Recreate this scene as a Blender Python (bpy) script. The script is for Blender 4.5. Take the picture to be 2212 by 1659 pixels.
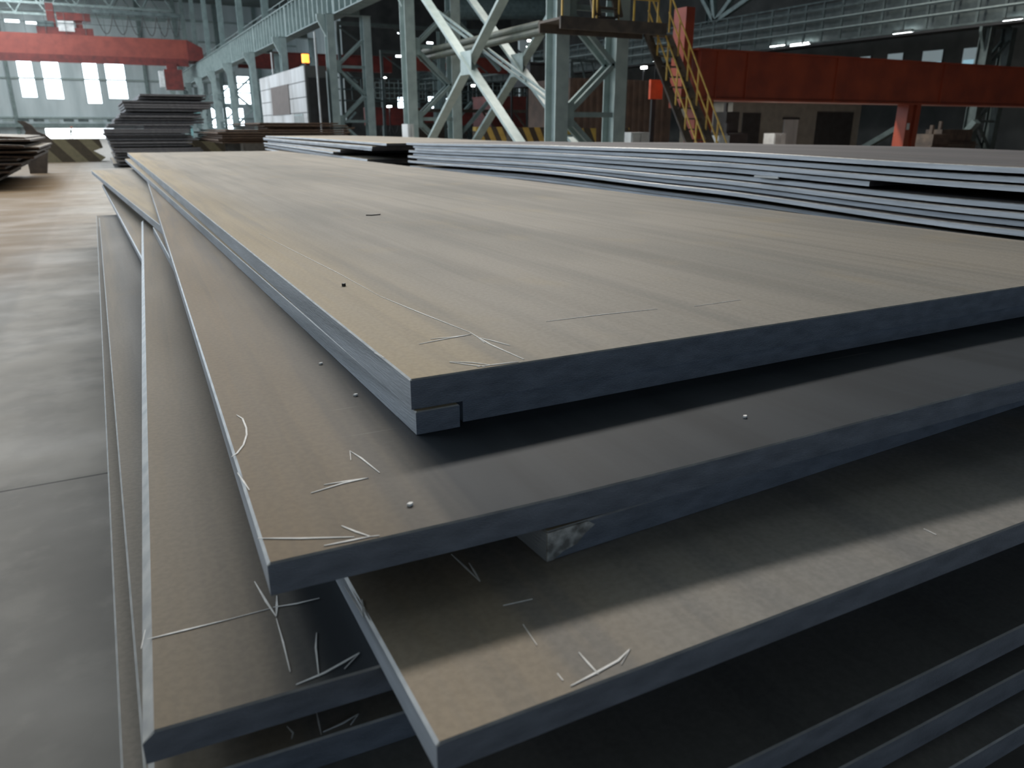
import bpy, math, random
from mathutils import Vector, Matrix
C = bpy.context.scene
for o in list(bpy.data.objects): bpy.data.objects.remove(o)
col = C.collection
R = math.radians
rnd = random.Random(7)

# ------------------------------------------------------------------ camera
F, CX, CY, PITCH, YAW, CH = 1640.0, 1106.0, 829.5, 18.6, 27.4, 1.55
cam = bpy.data.cameras.new('camera'); cam.sensor_width = 36; cam.lens = F / 2212 * 36
cam.clip_start = .02; cam.clip_end = 600
co = bpy.data.objects.new('camera', cam); col.objects.link(co)
co.location = (0, 0, CH); co.rotation_euler = (R(90 - PITCH), 0, R(-YAW))
cam.dof.use_dof = True; cam.dof.focus_distance = 2.0; cam.dof.aperture_fstop = 5
C.camera = co
C.view_settings.view_transform = 'Standard'; C.view_settings.look = 'None'
C.view_settings.gamma = 1; C.view_settings.use_curve_mapping = False
C.view_settings.exposure = 0.0

# ------------------------------------------------------------------ light
w = bpy.data.worlds.new('daylight'); C.world = w; w.use_nodes = True
w.node_tree.nodes['Background'].inputs[0].default_value = (.86, .94, 1, 1)
w.node_tree.nodes['Background'].inputs[1].default_value = 7.0

def area(name, loc, rot, sx, sy, rad, color=(1, 1, 1)):
    l = bpy.data.lights.new(name, 'AREA'); l.shape = 'RECTANGLE'; l.size = sx; l.size_y = sy
    l.energy = rad * math.pi * sx * sy; l.color = color
    o = bpy.data.objects.new(name, l); col.objects.link(o); o.location = loc; o.rotation_euler = rot
    return o
# daylight coming in through the roof lights and the high side windows of the left bay, plus an added rear fill
area('clerestory_glow', (13, 31, 20.4), (R(-54), 0, 0), 32, 2.4, 61.0, (1, .95, .88))
area('roof_light_glow', (-7, 92, 20.6), (0, 0, 0), 7, 100, 9.0, (.95, .98, 1))
area('side_window_glow', (-18.4, 62, 10), (0, R(-90), 0), 6, 100, 6.0, (.70, .84, 1))
area('rear_fill_glow', (9, -13.6, 3.2), (R(90), 0, 0), 30, 4, 1.0, (.50, .72, 1))  # unseen fill behind the camera, added to lift the near edge faces

# ------------------------------------------------------------------ pixel -> place
th, ps = R(PITCH), R(YAW)
def ray(px, py):
    r = (px - CX) / F; u = -(py - CY) / F
    f = math.cos(th) + u * math.sin(th); up = -math.sin(th) + u * math.cos(th)
    return Vector((r * math.cos(ps) + f * math.sin(ps), -r * math.sin(ps) + f * math.cos(ps), up))
def at(px, py, z):
    d = ray(px, py); t = (z - CH) / d.z
    return Vector((d.x * t, d.y * t, z))
def atX(px, py, X):
    d = ray(px, py); t = X / d.x; return Vector((X, d.y * t, CH + d.z * t))
def atY(px, py, Y):
    d = ray(px, py); t = Y / d.y; return Vector((d.x * t, Y, CH + d.z * t))

# ------------------------------------------------------------------ materials
def mat(name, c1, c2=None, rough=.6, metal=0., scale=3., stretch=(1, 1, 1), bump=0., detail=6, lo=.35, hi=.65, rough2=None, vary=0.):
    m = bpy.data.materials.new(name); m.use_nodes = True
    nt = m.node_tree; N = nt.nodes; L = nt.links; b = N['Principled BSDF']
    b.inputs['Metallic'].default_value = metal; b.inputs['Roughness'].default_value = rough
    if c2 is None: c2 = tuple(x * .72 for x in c1)
    tc = N.new('ShaderNodeTexCoord'); mp = N.new('ShaderNodeMapping'); mp.inputs['Scale'].default_value = stretch
    L.new(tc.outputs['Object'], mp.inputs[0])
    no = N.new('ShaderNodeTexNoise'); no.inputs['Scale'].default_value = scale; no.inputs['Detail'].default_value = detail
    L.new(mp.outputs[0], no.inputs['Vector'])
    rp = N.new('ShaderNodeValToRGB'); rp.color_ramp.elements[0].position = lo; rp.color_ramp.elements[1].position = hi
    rp.color_ramp.elements[0].color = (*c2, 1); rp.color_ramp.elements[1].color = (*c1, 1)
    L.new(no.outputs[0], rp.inputs[0])
    L.new(rp.outputs[0], b.inputs['Base Color'])
    if rough2 is not None:
        mr = N.new('ShaderNodeMapRange'); mr.inputs[3].default_value = rough; mr.inputs[4].default_value = rough2
        L.new(no.outputs[0], mr.inputs[0]); L.new(mr.outputs[0], b.inputs['Roughness'])
    if bump:
        bp = N.new('ShaderNodeBump'); bp.inputs['Strength'].default_value = bump; bp.inputs['Distance'].default_value = .01
        n2 = N.new('ShaderNodeTexNoise'); n2.inputs['Scale'].default_value = scale * 12; L.new(mp.outputs[0], n2.inputs['Vector'])
        L.new(n2.outputs[0], bp.inputs['Height']); L.new(bp.outputs[0], b.inputs['Normal'])
    return m

def plate_top_mat(name, base, tan, blue, rough, metal, tan_w=.5, shade_zone=None):
    """mill scale: long streaks along the plate, a rusty band beside the long edge, fine speckle"""
    m = bpy.data.materials.new(name); m.use_nodes = True
    nt = m.node_tree; N = nt.nodes; L = nt.links; b = N['Principled BSDF']
    b.inputs['Metallic'].default_value = metal; b.inputs['Specular IOR Level'].default_value = .10
    tc = N.new('ShaderNodeTexCoord')
    def noise(sc, st, det=5, rough_=.55):
        mp = N.new('ShaderNodeMapping'); mp.inputs['Scale'].default_value = st; L.new(tc.outputs['Object'], mp.inputs[0])
        n = N.new('ShaderNodeTexNoise'); n.inputs['Scale'].default_value = sc; n.inputs['Detail'].default_value = det
        n.inputs['Roughness'].default_value = rough_
        L.new(mp.outputs[0], n.inputs['Vector']); return n
    def ramp(src, p0, p1, v0=0., v1=1.):
        r = N.new('ShaderNodeMapRange'); r.interpolation_type = 'SMOOTHSTEP'
        r.inputs[1].default_value = p0; r.inputs[2].default_value = p1; r.inputs[3].default_value = v0; r.inputs[4].default_value = v1
        L.new(src, r.inputs[0]); return r.outputs[0]
    def mix(f, a, c, mode='MIX'):
        x = N.new('ShaderNodeMix'); x.data_type = 'RGBA'; x.blend_type = mode
        if isinstance(f, float): x.inputs[0].default_value = f
        else: L.new(f, x.inputs[0])
        for i, v in ((6, a), (7, c)):
            if isinstance(v, tuple): x.inputs[i].default_value = (*v, 1)
            else: L.new(v, x.inputs[i])
        return x.outputs[2]
    sx = N.new('ShaderNodeSeparateXYZ'); L.new(tc.outputs['Object'], sx.inputs[0])
    cloud = noise(1.1, (1, .35, 1)); streak = noise(2.2, (3.2, .12, 1), 4); fine = noise(90, (1, 1, 1), 2)
    patch = noise(3.5, (1, .6, 1), 3)
    c = mix(ramp(cloud.outputs[0], .38, .66), base, blue)
    band = ramp(sx.outputs[0], .02, tan_w, 1., 0.)
    mu = N.new('ShaderNodeMath'); mu.operation = 'MULTIPLY'; L.new(band, mu.inputs[0]); L.new(ramp(streak.outputs[0], .25, .55, .35, 1), mu.inputs[1])
    c = mix(mu.outputs[0], c, tan)
    c = mix(ramp(streak.outputs[0], .46, .62, 0, .6), c, tuple(q * .84 for q in blue))
    c = mix(ramp(patch.outputs[0], .54, .74, 0, .3), c, tan)
    long_ = noise(6, (2.5, .06, 1), 3)
    c = mix(ramp(long_.outputs[0], .5, .62, 0, .28), c, tuple(q * .72 for q in base))
    c = mix(ramp(fine.outputs[0], .3, .7, .0, .14), c, (.02, .02, .02))
    if shade_zone:   # painted shade of the plates above: darker blue beyond a streaky lengthwise line
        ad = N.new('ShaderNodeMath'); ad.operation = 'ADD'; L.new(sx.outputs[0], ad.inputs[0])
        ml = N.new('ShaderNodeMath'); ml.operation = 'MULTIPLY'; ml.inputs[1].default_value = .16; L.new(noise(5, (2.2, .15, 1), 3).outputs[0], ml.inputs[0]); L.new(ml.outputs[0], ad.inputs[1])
        c = mix(ramp(ad.outputs[0], shade_zone[0] + .06, shade_zone[0] + .14), c, mix(ramp(streak.outputs[0], .4, .62), shade_zone[1], tuple(q * .78 for q in shade_zone[1])))
    # pale scratches across
    sc1 = noise(7, (.25, 6, 1), 2)
    c = mix(ramp(sc1.outputs[0], .70, .76, 0, .22), c, (.42, .40, .37))
    L.new(c, b.inputs['Base Color'])
    L.new(ramp(cloud.outputs[0], .3, .7, rough, rough + .12), b.inputs['Roughness'])
    bp = N.new('ShaderNodeBump'); bp.inputs['Strength'].default_value = .12; bp.inputs['Distance'].default_value = .002
    L.new(fine.outputs[0], bp.inputs['Height']); L.new(bp.outputs[0], b.inputs['Normal'])
    return m

M = {}
M['top'] = plate_top_mat('mill_scale_top', (.285, .258, .222), (.36, .29, .19), (.235, .222, .20), .62, .0, .42)
M['top_grey'] = plate_top_mat('mill_scale_grey', (.285, .268, .245), (.31, .25, .18), (.225, .222, .22), .58, .0)
M['top_brown'] = plate_top_mat('mill_scale_brown', (.17, .152, .13), (.235, .17, .10), (.12, .12, .122), .58, .0)
def dist(p, q, z):
    a, b = at(*p, z), at(*q, z); return (Vector((a.x, a.y)) - Vector((b.x, b.y))).length
M['top_two'] = plate_top_mat('mill_scale_painted_shade', (.152, .137, .117), (.20, .15, .095), (.115, .11, .106), .58, .0, .35, (dist((577, 1218), (960, 1133), 1.028), (.036, .042, .05)))  # mill scale, with the topmost plate's shade painted in as dark blue
M['top_shaded_b'] = plate_top_mat('mill_scale_painted_shade_low', (.185, .165, .142), (.215, .175, .125), (.15, .142, .132), .58, .0, .25, (dist((304, 1588), (625, 1492), .885), (.058, .064, .072)))  # lower left plate: shade from the plates over it painted in
M['top_mauve'] = plate_top_mat('mill_scale_mauve', (.175, .165, .168), (.2, .165, .14), (.145, .14, .145), .62, .0, .2)
M['edge_pale'] = mat('lit_stack_edge', (.60, .63, .68), (.36, .39, .43), .5, .1, 9, (1, .2, 4), .2, lo=.3, hi=.7)  # window light on the stacks' long sides put into a paler edge colour
M['edge'] = mat('cut_edge', (.20, .215, .245), (.11, .12, .14), .5, .1, 14, (1, .25, 3), .25, lo=.3, hi=.75)
M['edge_lit'] = mat('lit_long_edge', (.42, .45, .50), (.24, .26, .29), .5, .1, 9, (1, .2, 3), .2, lo=.3, hi=.7)  # same steel as the cut ends, lightened for light from the left
M['lip'] = mat('corner_glare', (.42, .41, .39), (.26, .26, .26), .4, .1, 20)  # glare along the rounded plate edges, painted as a pale chamfer
M['rust'] = mat('rusty_plate', (.17, .10, .055), (.06, .035, .025), .75, .1, 6)
M['rust_edge'] = mat('rusty_edge', (.15, .095, .06), (.045, .03, .025), .8, .1, 9, (1, 1, 4))
M['dark_edge'] = mat('dark_plate_edge', (.16, .155, .16), (.07, .068, .075), .6, .2, 8, (1, .3, 3))
M['chalk'] = mat('chalk', (.95, .94, .92), (.78, .77, .75), .9, 0, 60)
M['teal'] = mat('teal_paint', (.215, .285, .28), (.15, .20, .20), .5, 0, 2.5)
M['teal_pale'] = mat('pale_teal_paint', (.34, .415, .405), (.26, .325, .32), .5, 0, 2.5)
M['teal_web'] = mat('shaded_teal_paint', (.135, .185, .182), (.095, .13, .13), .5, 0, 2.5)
M['teal_deep'] = mat('deep_teal_paint', (.085, .11, .11), (.055, .075, .075), .5, 0, 2.5)
M['olive'] = mat('olive_pipe_paint', (.065, .075, .055), (.04, .048, .038), .55, 0, 3)
M['orange_dark'] = mat('deep_orange_paint', (.30, .05, .02), (.2, .032, .016), .45, 0, 1.2)
M['teal_dark'] = mat('dark_teal_paint', (.10, .135, .135), (.05, .07, .07), .6, 0, 2)
M['orange'] = mat('orange_crane_paint', (.27, .062, .045), (.2, .045, .035), .45, 0, 1.2)
M['maroon'] = mat('maroon_paint', (.17, .03, .025), (.09, .02, .018), .5, 0, 1.5)
M['yellow'] = mat('yellow_rail_paint', (.62, .40, .07), (.42, .26, .05), .5, 0, 5)
M['brown'] = mat('brown_steel', (.10, .078, .06), (.05, .04, .035), .7, 0, 3)
M['shed'] = mat('brown_shed_sheet', (.07, .045, .033), (.04, .026, .02), .7, 0, 2)
M['black'] = mat('black_iron', (.02, .02, .022), (.01, .01, .01), .6, 0, 3)
M['white'] = mat('white_enamel', (.62, .63, .62), (.5, .5, .5), .5, 0, 3)
M['clad'] = mat('weathered_cladding', (.52, .52, .52), (.34, .33, .32), .6, 0, 1.2, (1, .5, .2))
M['door'] = mat('brown_door', (.10, .075, .064), (.08, .06, .05), .6, 0, 3)
M['office'] = mat('office_wall', (.22, .21, .18), (.17, .16, .14), .8, 0, 2)
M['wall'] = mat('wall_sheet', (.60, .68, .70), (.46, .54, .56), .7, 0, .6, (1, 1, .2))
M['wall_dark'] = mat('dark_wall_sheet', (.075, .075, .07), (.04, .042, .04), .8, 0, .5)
M['roof'] = mat('roof_sheet', (.16, .19, .19), (.10, .12, .12), .8, 0, .4)
M['cable'] = mat('black_cable', (.03, .03, .03), None, .6, 0, 3)
M['skin'] = mat('skin', (.5, .32, .25), None, .6); M['overall'] = mat('green_overall', (.16, .2, .17), None, .8)
M['helmet'] = mat('orange_helmet', (.7, .2, .12), None, .4)
M['conc'] = mat('bearer_concrete', (.32, .31, .29), (.22, .21, .2), .9, 0, 6, bump=.3)

def emit(name, c, s):
    m = bpy.data.materials.new(name); m.use_nodes = True; n = m.node_tree.nodes; b = n['Principled BSDF']
    b.inputs['Emission Color'].default_value = (*c, 1); b.inputs['Emission Strength'].default_value = s
    b.inputs['Base Color'].default_value = (*c, 1); return m
M['lamp'] = emit('lit_lamp', (.95, 1, 1), 30); M['beacon'] = emit('lit_beacon', (1, .30, .04), 3.5)
M['skylight'] = emit('daylit_roof_panel', (.9, .97, 1), 2.2)

def glass():
    m = bpy.data.materials.new('dusty_glass'); m.use_nodes = True; nt = m.node_tree; n = nt.nodes; n.clear()
    o = n.new('ShaderNodeOutputMaterial'); mx = n.new('ShaderNodeMixShader'); t = n.new('ShaderNodeBsdfTransparent'); g = n.new('ShaderNodeBsdfGlossy')
    g.inputs['Roughness'].default_value = .1; mx.inputs[0].default_value = .06
    t.inputs[0].default_value = (.95, .98, 1, 1)
    nt.links.new(t.outputs[0], mx.inputs[1]); nt.links.new(g.outputs[0], mx.inputs[2]); nt.links.new(mx.outputs[0], o.inputs[0]); return m
M['glass'] = glass()

def hazard(name, ca, cb, ang, freq):
    m = bpy.data.materials.new(name); m.use_nodes = True; nt = m.node_tree; N = nt.nodes; L = nt.links; b = N['Principled BSDF']
    tc = N.new('ShaderNodeTexCoord'); mp = N.new('ShaderNodeMapping'); mp.inputs['Rotation'].default_value = (0, R(ang), 0)
    L.new(tc.outputs['Object'], mp.inputs[0]); s = N.new('ShaderNodeSeparateXYZ'); L.new(mp.outputs[0], s.inputs[0])
    a = N.new('ShaderNodeMath'); a.operation = 'MULTIPLY'; a.inputs[1].default_value = freq; L.new(s.outputs[0], a.inputs[0])
    f = N.new('ShaderNodeMath'); f.operation = 'FRACT'; L.new(a.outputs[0], f.inputs[0])
    g = N.new('ShaderNodeMath'); g.operation = 'GREATER_THAN'; g.inputs[1].default_value = .5; L.new(f.outputs[0], g.inputs[0])
    no = N.new('ShaderNodeTexNoise'); no.inputs['Scale'].default_value = 5; L.new(tc.outputs['Object'], no.inputs[0])
    x = N.new('ShaderNodeMix'); x.data_type = 'RGBA'; L.new(g.outputs[0], x.inputs[0]); x.inputs[6].default_value = (*ca, 1); x.inputs[7].default_value = (*cb, 1)
    y = N.new('ShaderNodeMix'); y.data_type = 'RGBA'; y.blend_type = 'MULTIPLY'; y.inputs[0].default_value = .5; L.new(x.outputs[2], y.inputs[6]); L.new(no.outputs[0], y.inputs[7])
    L.new(y.outputs[2], b.inputs['Base Color']); b.inputs['Roughness'].default_value = .8; return m
M['haz'] = hazard('faded_hazard_stripes', (.27, .225, .13), (.10, .075, .045), 40, 1.15)
M['haz2'] = hazard('yellow_hazard_stripes', (.50, .34, .08), (.06, .045, .03), 25, 2.1)

def floor_mat():
    m = bpy.data.materials.new('hall_concrete'); m.use_nodes = True; nt = m.node_tree; N = nt.nodes; L = nt.links; b = N['Principled BSDF']
    tc = N.new('ShaderNodeTexCoord')
    def noise(sc, st, det=6):
        mp = N.new('ShaderNodeMapping'); mp.inputs['Scale'].default_value = st; mp.inputs['Rotation'].default_value = (0, 0, R(-12)); L.new(tc.outputs['Object'], mp.inputs[0])
        n = N.new('ShaderNodeTexNoise'); n.inputs['Scale'].default_value = sc; n.inputs['Detail'].default_value = det; L.new(mp.outputs[0], n.inputs['Vector']); return n.outputs[0]
    def rg(s, a, bb, c0=0., c1=1.):
        r = N.new('ShaderNodeMapRange'); r.interpolation_type = 'SMOOTHSTEP'
        for i, v in ((1, a), (2, bb), (3, c0), (4, c1)): r.inputs[i].default_value = v
        L.new(s, r.inputs[0]); return r.outputs[0]
    def mix(f, a, c):
        x = N.new('ShaderNodeMix'); x.data_type = 'RGBA'
        if isinstance(f, float): x.inputs[0].default_value = f
        else: L.new(f, x.inputs[0])
        for i, v in ((6, a), (7, c)):
            if isinstance(v, tuple): x.inputs[i].default_value = (*v, 1)
            else: L.new(v, x.inputs[i])
        return x.outputs[2]
    def mth(op, a, c):
        x = N.new('ShaderNodeMath'); x.operation = op
        for i, v in ((0, a), (1, c)):
            if isinstance(v, (int, float)): x.inputs[i].default_value = v
            else: L.new(v, x.inputs[i])
        return x.outputs[0]
    s = N.new('ShaderNodeSeparateXYZ'); L.new(tc.outputs['Object'], s.inputs[0]); X, Y = s.outputs[0], s.outputs[1]
    c = mix(rg(noise(1.4, (1, 1, 1)), .35, .65), (.175, .166, .153), (.225, .213, .195))
    c = mix(rg(noise(5, (1, 1, 1), 12), .48, .68, 0, .5), c, (.27, .255, .232))
    # rougher pale screed beyond the joint
    far = rg(Y, SEAM_Y, SEAM_Y + .06)
    c = mix(mth('MULTIPLY', far, rg(noise(3.2, (1, 1, 1), 12), .38, .62, .15, .75)), c, (.28, .262, .235))
    # black joint
    d = mth('ABSOLUTE', mth('SUBTRACT', Y, SEAM_Y), 0)
    c = mix(mth('MULTIPLY', rg(d, .004, .011, 1, 0), .9), c, (.04, .038, .035))
    # drifting tyre track
    trk = mth('ABSOLUTE', mth('SUBTRACT', mth('ADD', X, mth('MULTIPLY', Y, .0)), -1.05), 0)
    c = mix(mth('MULTIPLY', rg(trk, .10, .2, .7, 0), far), c, (.17, .165, .155))
    # rust stain at the foot of the left hand stack
    st = mth('MULTIPLY', rg(Y, 8.3, 11, 0, 1), rg(mth('ADD', X, mth('MULTIPLY', noise(.5, (1, 1, 1), 2), 1.5)), -.9, 1.0, 1, 0))
    c = mix(mth('MULTIPLY', st, rg(noise(.8, (.6, 1.5, 1), 5), .2, .6, .55, 1)), c, (.13, .088, .048))
    L.new(c, b.inputs['Base Color'])
    L.new(rg(noise(1.1, (.8, 1.2, 1), 5), .40, .72, .78, .62), b.inputs['Roughness'])
    b.inputs['Specular IOR Level'].default_value = .3
    bp = N.new('ShaderNodeBump'); bp.inputs['Strength'].default_value = .15; bp.inputs['Distance'].default_value = .003
    L.new(noise(14, (1, 1.6, 1), 8), bp.inputs['Height']); L.new(bp.outputs[0], b.inputs['Normal'])
    return m
SEAM_Y = at(100, 1045, 0).y
M['floor'] = floor_mat()

# ------------------------------------------------------------------ mesh helpers
class MB:
    def __init__(s): s.v = []; s.f = []; s.mi = []
    def box(s, x0, x1, y0, y1, z0, z1, mi=0):
        n = len(s.v)
        s.v += [(x, y, z) for z in (z0, z1) for y in (y0, y1) for x in (x0, x1)]
        for q in ((0, 2, 3, 1), (4, 5, 7, 6), (0, 1, 5, 4), (2, 6, 7, 3), (0, 4, 6, 2), (1, 3, 7, 5)):
            s.f.append(tuple(n + i for i in q)); s.mi.append(mi)
        return s
    def bar(s, p, q, w, h, up=(0, 0, 1), mi=0):
        p, q = Vector(p), Vector(q); d = (q - p).normalized(); u = Vector(up)
        a = d.cross(u)
        if a.length < 1e-4: a = d.cross(Vector((1, 0, 0)))
        a.normalize(); b = a.cross(d).normalized(); n = len(s.v)
        for e in (p, q):
            for sa, sb in ((-1, -1), (1, -1), (1, 1), (-1, 1)): s.v.append(tuple(e + a * sa * w / 2 + b * sb * h / 2))
        for k in range(4): s.f.append((n + k, n + (k + 1) % 4, n + 4 + (k + 1) % 4, n + 4 + k)); s.mi.append(mi)
        s.f.append((n + 3, n + 2, n + 1, n)); s.f.append((n + 4, n + 5, n + 6, n + 7)); s.mi += [mi, mi]
        return s
    def tube(s, pts, r, k=8, mi=0):
        pts = [Vector(p) for p in pts]; n = len(s.v)
        for i, p in enumerate(pts):
            d = (pts[min(i + 1, len(pts) - 1)] - pts[max(i - 1, 0)]).normalized()
            a = d.cross(Vector((0, 0, 1)))
            if a.length < 1e-3: a = d.cross(Vector((1, 0, 0)))
            a.normalize(); b = a.cross(d)
            for j in range(k):
                t = 2 * math.pi * j / k; s.v.append(tuple(p + (a * math.cos(t) + b * math.sin(t)) * r))
        for i in range(len(pts) - 1):
            for j in range(k):
                s.f.append((n + i * k + j, n + i * k + (j + 1) % k, n + (i + 1) * k + (j + 1) % k, n + (i + 1) * k + j)); s.mi.append(mi)
        s.f.append(tuple(n + j for j in range(k))[::-1]); s.f.append(tuple(n + (len(pts) - 1) * k + j for j in range(k))); s.mi += [mi, mi]
        return s
    def prism(s, poly, axis, a, b, mi=0):
        """poly in the two other axes, extruded along axis from a to b"""
        n = len(s.v); k = len(poly)
        for e in (a, b):
            for (p, q) in poly:
                s.v.append({'x': (e, p, q), 'y': (p, e, q), 'z': (p, q, e)}[axis])
        for i in range(k): s.f.append((n + i, n + (i + 1) % k, n + k + (i + 1) % k, n + k + i)); s.mi.append(mi)
        s.f.append(tuple(range(n, n + k))[::-1]); s.f.append(tuple(range(n + k, n + 2 * k))); s.mi += [mi, mi]
        return s
    def isec(s, x, y, z0, z1, w, d, t=.03, ori='x'):
        """vertical H column; flanges face +-x (ori x) or +-y"""
        if ori == 'x':
            s.box(x - w / 2, x - w / 2 + t, y - d / 2, y + d / 2, z0, z1); s.box(x + w / 2 - t, x + w / 2, y - d / 2, y + d / 2, z0, z1)
            s.box(x - w / 2 + t, x + w / 2 - t, y - t / 2, y + t / 2, z0, z1)
        else:
            s.box(x - w / 2, x + w / 2, y - d / 2, y - d / 2 + t, z0, z1); s.box(x - w / 2, x + w / 2, y + d / 2 - t, y + d / 2, z0, z1)
            s.box(x - t / 2, x + t / 2, y - d / 2 + t, y + d / 2 - t, z0, z1)
        return s
    def build(s, name, mats, parent=None, origin=None):
        if not isinstance(mats, (list, tuple)): mats = [mats]
        o_ = Vector(origin) if origin else Vector((0, 0, 0))
        me = bpy.data.meshes.new(name); me.from_pydata([tuple(Vector(v) - o_) for v in s.v], [], s.f)
        for m in mats: me.materials.append(m)
        for p, i in zip(me.polygons, s.mi): p.material_index = i
        me.update(); import bmesh
        bm = bmesh.new(); bm.from_mesh(me); bmesh.ops.recalc_face_normals(bm, faces=bm.faces); bm.to_mesh(me); bm.free()
        o = bpy.data.objects.new(name, me); col.objects.link(o); o.location = o_
        if parent is not None:
            o.parent = parent; o.location = o_ - Vector(parent.location) if origin else -Vector(parent.location)
        return o

def tag(o, label=None, cat=None, group=None, kind=None):
    for k, v in (('label', label), ('category', cat), ('group', group), ('kind', kind)):
        if v: o[k] = v
    return o
def empty(name, loc=(0, 0, 0)):
    o = bpy.data.objects.new(name, None); col.objects.link(o); o.location = loc; return o
def struct(o): o['kind'] = 'structure'; return o
def copy_tree(o, parent=None):
    c = o.copy(); col.objects.link(c)
    if parent is not None: c.parent = parent
    for ch in list(o.children): copy_tree(ch, c)
    return c
ORD = ['first', 'second', 'third', 'fourth', 'fifth', 'sixth', 'seventh', 'eighth', 'ninth', 'tenth', 'eleventh', 'twelfth', 'thirteenth',
       'fourteenth', 'fifteenth', 'sixteenth', 'seventeenth', 'eighteenth', 'nineteenth', 'twentieth', 'twenty-first', 'twenty-second', 'twenty-third', 'twenty-fourth', 'twenty-fifth']

# ------------------------------------------------------------------ steel plate
def plate(near, far, width, thick, label, group, zf=None, zr=0., mats=('top', 'edge', 'edge_lit', 'lip'), cham=.006, end_rough=.0, seg=24, name='steel_plate', skew=0., fine=False):
    """near/far: the ends of the plate's left long edge (x, y, z of the top). zf(u, v): extra height."""
    near, far = Vector(near), Vector(far)
    d = (far - near); ln = Vector((d.x, d.y)).length; yaw = math.atan2(-d.x, d.y)
    dz = d.z
    nu, nv = seg, 8
    rng = random.Random(hash((round(near.x, 3), round(near.y, 3), round(near.z, 3))) & 0xffff)
    def z(u, v): return dz * u + zr * v + (zf(u, v) if zf else 0)
    if fine: nv = 20
    ec = min(cham, .0025)
    us = [0, ec / ln] + ([q / ln for q in (.06, .12, .18, .25, .32, .4, .48)] if fine else []) + [i / nu for i in range(1, nu)] + [1 - ec / ln, 1]
    vs = [0, cham / width] + [i / nv for i in range(1, nv)] + [1 - cham / width, 1]
    V, Fc, MI = [], [], []
    iu, iv = len(us), len(vs)
    wob = [rng.uniform(-1, 1) * end_rough for _ in range(max(iu, iv) + 2)]
    for i, u in enumerate(us):
        for j, v in enumerate(vs):
            e = (i in (0, iu - 1)) or (j in (0, iv - 1))
            V.append((v * width, u * ln + skew * v * (1 - u), z(u, v) - ((cham if j in (0, iv - 1) else ec) if e else 0)))
    nt = len(V); ring = [(0, j) for j in range(iv)] + [(i, iv - 1) for i in range(1, iu)] + [(iu - 1, j) for j in range(iv - 2, -1, -1)] + [(i, 0) for i in range(iu - 2, 0, -1)]
    for (i, j) in ring:
        x, y, zz = V[i * iv + j]; V.append((x, y, z(us[i], vs[j]) - thick))
    for i in range(iu - 1):
        for j in range(iv - 1):
            Fc.append((i * iv + j, i * iv + j + 1, (i + 1) * iv + j + 1, (i + 1) * iv + j))
            MI.append(3 if (i in (0, iu - 2) or j in (0, iv - 2)) else 0)
    k = len(ring)
    for a in range(k):
        (i, j), (i2, j2) = ring[a], ring[(a + 1) % k]
        Fc.append((i * iv + j, nt + a, nt + (a + 1) % k, i2 * iv + j2)); MI.append(1 if i == i2 else 2)
    # underside grid shares the ring and adds inner vertices
    und = {}
    for a, (i, j) in enumerate(ring): und[(i, j)] = nt + a
    for i in range(1, iu - 1):
        for j in range(1, iv - 1):
            und[(i, j)] = len(V); x, y, zz = V[i * iv + j]; V.append((x, y, zz - thick))
    for i in range(iu - 1):
        for j in range(iv - 1):
            Fc.append((und[(i, j)], und[(i + 1, j)], und[(i + 1, j + 1)], und[(i, j + 1)])); MI.append(1)
    me = bpy.data.meshes.new(name); me.from_pydata(V, [], Fc)
    for m in mats: me.materials.append(M[m])
    for p, i in zip(me.polygons, MI): p.material_index = i; p.use_smooth = (i == 0)
    me.update()
    smooth = {}
    for p in me.polygons:
        for ek in p.edge_keys: smooth.setdefault(ek, []).append(p.use_smooth)
    at_ = me.attributes.new('sharp_edge', 'BOOLEAN', 'EDGE')
    for ed_ in me.edges: at_.data[ed_.index].value = not all(smooth.get(tuple(sorted(ed_.vertices)), [False]))
    me.update()
    o = bpy.data.objects.new(name, me); col.objects.link(o)
    o.location = near; o.rotation_euler = (0, 0, yaw)
    tag(o, label, 'steel plate', group)
    o['_'] = 0; del o['_']
    return o
def on_plate(o, near, far, width, zr, zf, p, dz_=.0012):
    pass
def plane_z(near, far, width, zr, zf=None):
    near, far = Vector(near), Vector(far); d2 = Vector((far.x - near.x, far.y - near.y)); ln = d2.length; t = d2 / ln; n = Vector((t.y, -t.x))
    def f(x, y):
        r = Vector((x - near.x, y - near.y)); u = r.dot(t) / ln; v = r.dot(n) / width
        return near.z + (far.z - near.z) * u + zr * v + (zf(u, v) if zf else 0)
    return f
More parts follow.
